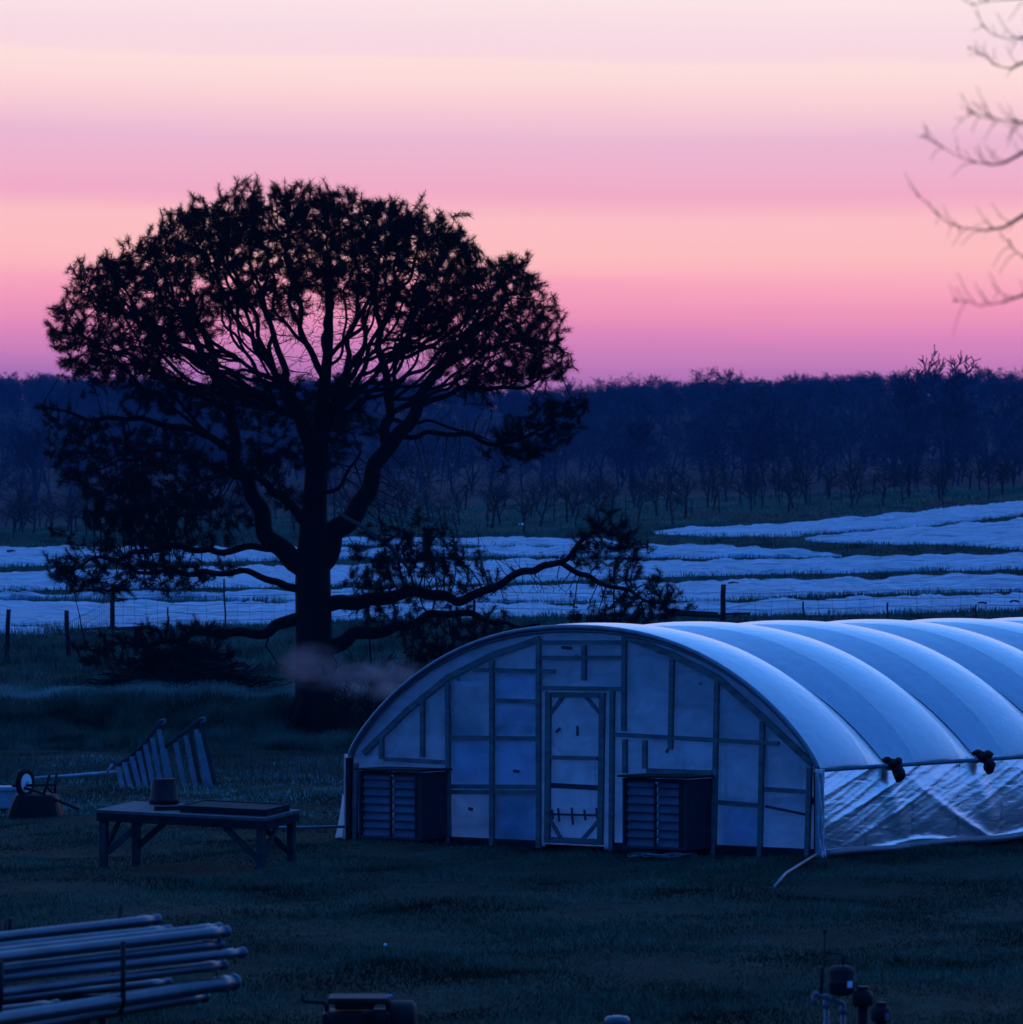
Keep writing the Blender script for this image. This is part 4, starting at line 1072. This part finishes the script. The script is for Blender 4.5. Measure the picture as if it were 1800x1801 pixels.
# near bare tree whose branch tips enter at the upper right
YN = 15.0
base = Vector(((2300-CX)/F*YN, YN, 0)); base.z = tz(base.x, base.y)
near_t = thing('near_tree', base, 'leafless tree near the camera whose branch tips reach in at the upper right', 'tree')
m = MB(); m.tube([base, base+Vector((.03, 0, 2)), base+Vector((-.02, 0, 4)), base+Vector((.05, .05, 6)), base+Vector((.0, 0, 7.2))], [.16, .13, .11, .07, .02], 12); m.build('trunk', M['bark'], near_t)
nb = [[(2300, 330), (2050, 180), (1900, 215), (1800, 268), (1766, 287), (1744, 290), (1715, 285), (1689, 277), (1657, 258), (1624, 240)],
      [(2300, 450), (2080, 300), (1900, 330), (1800, 379), (1766, 400), (1737, 405), (1689, 400), (1663, 389), (1637, 364), (1615, 343)],
      [(2300, 600), (2060, 430), (1900, 480), (1800, 519), (1766, 531), (1728, 538), (1705, 532), (1679, 529)],
      [(2300, 150), (2080, 10), (1900, 60), (1800, 110), (1779, 121), (1754, 116), (1734, 100), (1705, 84)],
      [(2300, 60), (2050, 0), (1880, 40), (1800, 66), (1770, 68), (1747, 61), (1728, 44)],
      [(2300, 280), (2050, 160), (1900, 190), (1800, 216), (1770, 212), (1735, 208), (1705, 197)],
      [(2300, 520), (2080, 400), (1900, 430), (1800, 452), (1785, 440), (1776, 425)],
      [(2300, -60), (2000, -50), (1820, -5), (1735, 2), (1712, 8)]]
for k, pl in enumerate(nb):
    m = MB(); q = random.Random(60+k); dy = [0, .6, -.5, .9, .3, -.9, .5, .2][k]
    pts = [P(x, y, YN+dy*min(1, i/3)) for i, (x, y) in enumerate(pl)]
    n_ = len(pts); rr = [max(.0016, .017*(1-i/(n_-1))**2) for i in range(n_)]
    m.tube(pts, rr, 6)
    for i in range(3, n_):
        for c in range(2 if k != 5 else 4):
            a_ = pts[i-1].lerp(pts[i], q.random()); upd_ = q.choice((1, 1, 1, -1)); ln = q.uniform(.03, .10)
            d = Vector((q.uniform(-1, -.35), q.uniform(-.5, .5), upd_*q.uniform(.2, .8))).normalized(); bend = Vector((0, 0, upd_*.03))
            e = a_+d*ln*.5; f_ = a_+d*ln+bend; m.tube([a_, e, f_], [.0018, .0014, .001], 4)
            if q.random() < .5: m.tube([e, e+Vector((q.uniform(-.05, .02), 0, q.uniform(-.04, .06)))], [.0013, .0009], 4)
    # buds
    for i in (n_-1, max(3, n_-4)):
        M_ = Matrix.Translation(pts[i]); m.lathe([(.001, -.007), (.0035, -.003), (.004, .001), (.001, .007)], M_, 8)
    m.build('branch', M['neartwig'], near_t)

# ------------------------------------------------------------------ irrigation pipes on their rack
rack_base = P(200, 1700, 27); rack_base.z = tz(rack_base.x, rack_base.y)
pipes = [  # right end, left point at px 0, diameter px, label
 ((277, 1617), 1648, 17, 'topmost irrigation pipe of the stack, ending furthest left of the upper layer'),
 ((298, 1634), 1664, 14, 'thin irrigation pipe just under the topmost one'),
 ((386, 1630), 1673, 14, 'irrigation pipe resting behind the bright front pipe of the upper layer'),
 ((398, 1638), 1684, 19, 'bright irrigation pipe along the front of the upper layer'),
 ((388, 1660), 1704, 17, 'irrigation pipe directly under the bright front pipe'),
 ((428, 1675), 1720, 17, 'longest irrigation pipe, sticking out furthest to the right'),
 ((394, 1697), 1746, 17, 'irrigation pipe directly under the longest one'),
 ((298, 1727), 1759, 13, 'short thin irrigation pipe low in the stack'),
 ((412, 1727), 1793, 26, 'fattest irrigation pipe at the bottom of the stack'),
 ((101, 1766), 1777, 15, 'short irrigation pipe ending at the lower left of the stack'),
 ((22, 1647), 1651, 17, 'stub of irrigation pipe at the upper left edge of the picture'),
 ((360, 1752), 1812, 20, 'dark irrigation pipe beneath the fattest one'),
]
for k, ((px, py), yl, dia, lb) in enumerate(pipes):
    Y1 = 27+[.25, .12, .1, 0, -.02, -.03, -.04, .1, -.02, -.18, .1, .12][k]
    a_ = P(px, py, Y1); Yl = (H-a_.z)*F/(yl-HY); b_ = P(0, yl, Yl); d = (a_-b_).normalized()
    r = dia/2*Y1/F; st = a_-d*(4.2 if k != 9 else 2.2)
    pts = [st, a_-d*.20, a_-d*.19, a_-d*.10, a_-d*.09, a_-d*.03, a_-d*.025, a_]
    rr = [r, r, r*1.12, r*1.12, r*.9, r*.9, r*1.14, r*1.14]
    root = thing('irrigation_pipe', (a_.x, a_.y, a_.z-r), lb, 'pipe', 'irrigation pipes stacked on the rack')
    m = MB(); m.tube(pts, rr, 18, cap=False); m.build('tube', M['metal'], root)
    m = MB(); m.lathe([(r*1.14, -.001), (r*1.14, .006), (r*.9, .006), (r*.88, -.15), (.01, -.16)], Matrix.Translation(a_) @ d.to_track_quat('Z', 'Y').to_matrix().to_4x4(), 18); m.build('rim', M['galv'], root)
    if k in (3, 5, 6, 8):
        m = MB(); u_ = d.cross(Z).normalized(); q_ = a_-d*.1-Z*r*1.1; m.tube([q_+u_*.015, q_-Z*.02+u_*.02, q_-Z*.03+d*.03], .008, 6); m.build('latch', M['steel'], root)
rk = thing('pipe_rack', rack_base, 'dark steel rack with upright stakes holding the irrigation pipes', 'rack')
pd = Vector((.19, .071, 0)); pd.normalize()
for px in (217, 2):
    Yf = 25.75 if px > 100 else 24.6; dy = 1.5
    ft = P(px, 1655 if px > 100 else 1690, Yf); fb = P(px, 1772, Yf); m = MB()
    bk = Vector((ft.x-.15, ft.y+dy, 0))
    m.tube([ft, fb+Z*.03, fb+Vector((-.02, .06, -.03)), Vector((fb.x-.2, fb.y+dy*.9, fb.z-.03)), Vector((bk.x, bk.y, ft.z+.1))], .016, 8); m.build('stake', M['steel'], rk)
for px, Yf in ((152, 26.2), (180, 27.1), (-60, 25.0), (-30, 26.0)):
    t_ = P(px, 1776, Yf); m = MB(); m.bar(t_, (t_.x, t_.y, tz(t_.x, t_.y)-.05), .05, .05, (0, 1, 0)); m.build('leg', M['steel'], rk)
for Yo in (.0, .9):
    a_ = P(215, 1778, 26.35)+Vector((0, Yo, 0)); b_ = a_-pd*3.2; m = MB(); m.bar(a_, b_, .05, .05, Z); m.build('beam', M['steel'], rk)
m = MB(); e = P(14, 1645, 26.6); m.tube([e-Z*.05, e+Z*.02+Vector((.005, 0, 0)), e+Vector((.015, 0, .11))], .02, 8); m.build('stake', M['steel'], rk)

# ------------------------------------------------------------------ engine pump at the bottom edge
Yp = 30.5; pb = P(650, 1770, Yp); pb.z = tz(pb.x, pb.y); s = Yp/F
pump = thing('water_pump', pb, 'dark engine driven water pump at the bottom edge of the picture', 'pump')
def QP(px, py, dy=0.): v = P(px, py, Yp); v.y += dy; return v
m = MB(); c = QP(628, 1790); m.box(c-Z*.05, (118*s, .42, .2)); m.box(QP(625, 1764), (70*s, .3, .07)); m.build('engine', M['black'], pump, bevel=.015)
m = MB(); m.box(QP(632, 1757), (108*s, .36, .045)); m.build('fuel_tank', M['steel'], pump, bevel=.015)
m = MB(); m.tube([QP(534, 1746, -.05), QP(533, 1758, -.05), QP(540, 1760, -.05), QP(570, 1762, -.05), QP(576, 1768, -.05), QP(576, 1800, -.05)], [.014, .014, .014, .016, .018, .018], 10); m.build('exhaust_pipe', M['steel'], pump)
m = MB(); Rx = Matrix.Rotation(math.radians(90), 4, 'Y'); m.lathe([(.03, -.12), (.13, -.12), (.15, -.09), (.15, .07), (.12, .1), (.03, .1)], Matrix.Translation(QP(708, 1796)) @ Rx, 24); m.build('pump_head', M['black'], pump)
m = MB(); m.tube([QP(585, 1775, -.2), QP(585, 1800, -.2)], .03, 10); m.build('filter_cup', M['steel'], pump)
m = MB(); m.tube([QP(640, 1778, -.24), QP(662, 1772, -.24), QP(672, 1790, -.24)], .018, 8); m.box(QP(672, 1779, -.24), (.07, .06, .08)); m.build('carburettor', M['steel'], pump)
m = MB(); m.lathe([(.016, 0), (.016, .02), (.005, .022)], Matrix.Translation(QP(687, 1757, -.12)+Z*.02), 12); bc = mat('blue_cap', (.05, .2, .6), .4); m.build('fuel_cap', bc, pump)
for x in (575, 690):
    for dy in (-.2, .2):
        m = MB(); t_ = QP(x, 1806, dy); m.bar(t_, (t_.x, t_.y, tz(t_.x, t_.y)-.03), .05, .05, (0, 1, 0)); m.build('leg', M['steel'], pump)

# small valve cap at the bottom edge
b = P(1086, 1800, 31.5); b.z = tz(b.x, b.y); s = 31.5/F; top = H-(1786-HY)*s
root = thing('hydrant', b, 'round dark hydrant cap just showing at the bottom edge', 'hydrant')
m = MB(); m.tube([b, Vector((b.x, b.y, top-.06))], .045, 12); m.build('standpipe', M['steel'], root)
m = MB(); m.lathe([(.05, -.08), (.09, -.07), (.095, -.03), (.08, -.008), (.03, 0)], Matrix.Translation(Vector((b.x, b.y, top))), 20); m.build('cap', M['pvc'], root)

# ------------------------------------------------------------------ irrigation manifold and filters at the lower right
Ym = 30.; s = Ym/F
def QM(px, py, dy=0.): v = P(px, py, Ym); v.y += dy; return v
b = QM(1453, 1800); b.z = tz(b.x, b.y)
man = thing('irrigation_manifold', b, 'pale pipe stand with a dark riser and hanging pressure tank at lower right', 'pipe stand')
m = MB(); m.tube([QM(1451, 1636), QM(1450, 1700), QM(1446, 1702), QM(1445, 1735), QM(1444, 1752)], [.007, .009, .014, .014, .012], 10)
m.tube([QM(1451, 1634), QM(1451, 1642)], .012, 8); m.tube([QM(1449, 1675), QM(1478, 1677), QM(1483, 1680), QM(1483, 1697)], .008, 8); m.build('riser', M['steel'], man)
m = MB(); c = QM(1481, 1724); r = 23*s; hh = 27*s
m.lathe([(.02, -hh*1.02), (r*.6, -hh*.97), (r*.93, -hh*.8), (r, -hh*.6), (r, -hh*.2), (r*1.02, -hh*.18), (r*1.02, -hh*.1), (r, -hh*.08), (r, hh*.55), (r*.93, hh*.78), (r*.6, hh*.95), (.02, hh)], Matrix.Translation(c), 32)
tk = m.build('pressure_tank', M['steel'], man)
m = MB(); pts = []
for i in range(7):
    a_ = -math.pi/2+.35+i*.08; pts.append([c+Vector((math.cos(a_)*(r+.002), math.sin(a_)*(r+.002), -.045+.045*j)) for j in range(2)])
m.grid(pts); m.build('sticker', M['white'], tk)
m = MB(); m.tube([QM(1430, 1748), QM(1446, 1752), QM(1461, 1756), QM(1483, 1766), QM(1484, 1772)], .018, 12)
for x, y in ((1434, 1749), (1452, 1753), (1462, 1757)): m.tube([QM(x-2, y-.4), QM(x+3, y+1)], .024, 12)
m.build('header_pipe', M['pvc'], man)
for x, y, z1 in ((1432, 1750, 1768), (1454, 1756, None), (1483, 1766, None)):
    t_ = QM(x, y); e = QM(x, z1) if z1 else Vector((t_.x, t_.y, tz(t_.x, t_.y)-.05)); m = MB(); m.tube([t_, e], .018, 12)
    if z1 is None: m.tube([t_-Z*.02, t_-Z*.07], .024, 12); m.tube([t_-Z*.17, t_-Z*.2], .023, 12)
    m.build('drop_pipe', M['pvc'], man)
for k, (px, py, wn_, wb, lb) in enumerate(((1516, 1732, 9.5, 18.5, 'taller black filter housing beside the pressure tank'), (1545, 1756, 9.5, 17.5, 'lower black filter housing, the one furthest right'))):
    t_ = QM(px, py, -.1-.15*k); b = Vector((t_.x, t_.y, tz(t_.x, t_.y)))
    root = thing('filter_housing', b, lb, 'filter', 'black filter housings by the pipe stand')
    wn1, wb1 = wn_*s, wb*s; Mt = Matrix.Translation(t_)
    m = MB(); m.lathe([(.04, -b.z*0-(t_.z-b.z)), (10*s, -(t_.z-b.z)+.02), (10.2*s, -.13)], Mt, 24); m.build('body', M['black'], root)
    m = MB(); m.lathe([(wb1*.9, -.135), (wb1, -.125), (wb1, -.07), (wb1*.9, -.05), (wn1*1.15, -.03), (wn1*1.1, -.025)], Mt, 28); hd = m.build('head', M['black'], root)
    m = MB(); m.lathe([(wn1, -.026), (wn1*1.04, -.02), (wn1*1.04, -.003), (wn1*.9, 0)], Mt, 20); m.build('cap', M['black'], hd)
    if k:
        pts = []
        for i in range(6):
            a_ = -math.pi/2+.3+i*.12; pts.append([t_+Vector((math.cos(a_)*(wb1+.002), math.sin(a_)*(wb1+.002), -.125+.055*j)) for j in range(2)])
        m = MB(); m.grid(pts); m.build('sticker', M['pvc'], hd)
p = on_ground(678, 1671); p.z = tz(p.x, p.y); m = MB(); m.lathe([(.002, 0), (.012, .003), (.017, .012), (.017, .022), (.012, .031), (.002, .034)], Matrix.Translation(p), 16)
tag(m.build('ball', M['white'], None, base=p), 'tiny white ball lying alone on the lawn', 'ball')

# ------------------------------------------------------------------ grass
def in_house(x, y, mg=.0):
    dx = x-CL.x; dy = y-CL.y; w = dx*uw.x+dy*uw.y; l_ = dx*ub.x+dy*ub.y
    return (w > -mg) & (w < GW+mg) & (l_ > -mg) & (l_ < GL+mg)
def blades(name, n_, y0, y1, hmin, hmax, wid, mt, label, lean=.5, mask=None, pw=1., margin=3., patch=0.):
    y = y0+(y1-y0)*rng.random(n_)**pw; x = (rng.random(n_)*2-1)*(.125*y+margin)
    k = ~in_house(x, y, .05)
    if mask is not None: k &= mask(x, y)
    if patch:
        pn = np.sin(x*1.3+.7*np.sin(y*.6))*np.sin(y*.9+.5*np.sin(x*.8))+.6*np.sin(x*2.9+y*1.7)
        k &= rng.random(n_) < np.clip(.75+patch*pn, .12, 1)
    x, y = x[k], y[k]; z = terrain(x, y)-.01; n2 = len(x)
    h = rng.uniform(hmin, hmax, n2)*(1+.6*np.sin(x*1.3+.7*np.sin(y*.6))*np.sin(y*.9)); a_ = rng.uniform(0, 6.283, n2); ld = rng.uniform(0, 6.283, n2); lm = rng.uniform(0, lean, n2)*h
    b_ = np.stack([x, y, z], 1); sd = np.stack([np.cos(a_), np.sin(a_), 0*a_], 1)*(wid*rng.uniform(.6, 1.3, n2))[:, None]
    tp_ = b_+np.stack([np.cos(ld)*lm, np.sin(ld)*lm, h], 1)
    V = np.stack([b_-sd, b_+sd, tp_], 1).reshape(-1, 3)
    o = npmesh(name, V, np.arange(len(V)).reshape(-1, 3), mt); return tag(o, label, 'grass', kind='stuff')
blades('lawn_grass', 680000, 33, 93, .02, .065, .008, M['grass'], 'short uneven lawn grass around the greenhouse', 1.3, pw=1.15, patch=.14)
blades('bank_grass', 110000, 92.5, 98.6, .14, .36, .012, M['bankgrass_shaded'], 'long grass hanging over the low bank', .9)
blades('meadow_grass', 110000, 101, 130, .10, .30, .013, M['longgrass'], 'rough meadow grass between bank and field', .8, patch=.3)
def off_covers(x, y):
    u = CX+F*x/y; v = HY-F*(terrain(x, y)-H)/y; k = np.ones(len(x), bool)
    for q, t_, b_ in strips: k &= ~((v > np.interp(u, q, t_, 0, 0)+.5) & (v < np.interp(u, q, b_, 0, 0)-1.5))
    return k
blades('field_grass', 190000, 127, 232, .10, .24, .020, M['longgrass'], 'tufted grass strips between the row covers', .6, margin=4, mask=off_covers)
blades('crest_grass', 75000, 98.2, 101.2, .08, .24, .012, M['pale'], 'pale dry grass along the crest of the bank', .8)
blades('orchard_grass', 90000, 222, 345, .08, .22, .035, M['orchgrass'], 'rough grass under the orchard trees', .8, margin=5, mask=off_covers)
blades('dry_grass', 90000, 66, 88, .03, .10, .008, M['pale'], 'pale dry grass patch behind the work table', 1.2, mask=lambda x, y: (x < 0) & (rng.random(len(x)) < np.clip(.45+.5*np.sin(x*.9+y*.5)*np.sin(y*.7), 0, 1)))
blades('weeds', 14000, 77, 85, .15, .5, .009, M['weed'], 'dry pale weed stalks before the bank', .5, mask=lambda x, y: (x < -1.5) & (rng.random(len(x)) < .35+.5*(np.sin(x*1.7)*.5+.5)))

# ------------------------------------------------------------------ drifting smoke by the trunk
def smoke(name, c, size, dens, label, seed):
    m = MB(); m.box(c, size); o = m.build(name, bpy.data.materials.new(name), None, base=c)
    mt = o.data.materials[0]; mt.use_nodes = True; n = mt.node_tree.nodes; l = mt.node_tree.links; n.clear()
    out = n.new('ShaderNodeOutputMaterial'); pv = n.new('ShaderNodeVolumePrincipled'); pv.inputs['Color'].default_value = (1, .74, .72, 1); pv.inputs['Anisotropy'].default_value = .3
    t_ = n.new('ShaderNodeTexCoord'); mpn = n.new('ShaderNodeMapping'); mpn.inputs['Location'].default_value = (seed, 0, 0); mpn.inputs['Scale'].default_value = (.9, .9, 1.6); l.new(t_.outputs['Object'], mpn.inputs[0])
    x = n.new('ShaderNodeTexNoise'); x.inputs['Scale'].default_value = 1.2; x.inputs['Detail'].default_value = 4; x.inputs['Distortion'].default_value = .8; l.new(mpn.outputs[0], x.inputs[0])
    r = n.new('ShaderNodeMapRange'); r.inputs[1].default_value = .34; r.inputs[2].default_value = .72; l.new(x.outputs[0], r.inputs[0])
    # fade to nothing at an ellipsoid inside the box
    sc_ = n.new('ShaderNodeVectorMath'); sc_.operation = 'DIVIDE'; l.new(t_.outputs['Object'], sc_.inputs[0]); sc_.inputs[1].default_value = tuple(q/2 for q in size)
    le = n.new('ShaderNodeVectorMath'); le.operation = 'LENGTH'; l.new(sc_.outputs[0], le.inputs[0])
    f = n.new('ShaderNodeMapRange'); f.interpolation_type = 'SMOOTHSTEP'; f.inputs[1].default_value = .25; f.inputs[2].default_value = 1; f.inputs[3].default_value = 1; f.inputs[4].default_value = 0; l.new(le.outputs[1], f.inputs[0])
    a_ = n.new('ShaderNodeMath'); a_.operation = 'MULTIPLY'; l.new(r.outputs[0], a_.inputs[0]); l.new(f.outputs[0], a_.inputs[1])
    b_ = n.new('ShaderNodeMath'); b_.operation = 'MULTIPLY'; b_.inputs[1].default_value = dens; l.new(a_.outputs[0], b_.inputs[0]); l.new(b_.outputs[0], pv.inputs['Density']); l.new(pv.outputs[0], out.inputs['Volume'])
    return tag(o, label, 'smoke', kind='stuff')
smoke('smoke', P(548, 1172, 94.6), (1.9, 1.1, 1.3), 1.9, 'pale pinkish wisp of smoke drifting before the pine trunk', 3)
smoke('smoke', P(672, 1196, 93.2), (3.2, 1.2, 1.1), 2.6, 'pale pinkish wisp of smoke drifting above the left greenhouse slope', 8)

# ------------------------------------------------------------------ haze over the valley
m = MB(); m.box((0, 508, 60), (1100, 1300, 140)); hz = m.build('haze', bpy.data.materials.new('haze'))
hz.data.materials[0].use_nodes = True; n = hz.data.materials[0].node_tree.nodes; l = hz.data.materials[0].node_tree.links; n.clear()
out = n.new('ShaderNodeOutputMaterial'); pv = n.new('ShaderNodeVolumePrincipled'); pv.inputs['Color'].default_value = (.16, .48, 1, 1); pv.inputs['Density'].default_value = .0001; pv.inputs['Anisotropy'].default_value = 0
l.new(pv.outputs[0], out.inputs['Volume']); tag(hz, 'thin evening haze lying over the valley', 'haze', kind='stuff')

for o in bpy.data.objects:
    if '_w' in o: del o['_w']
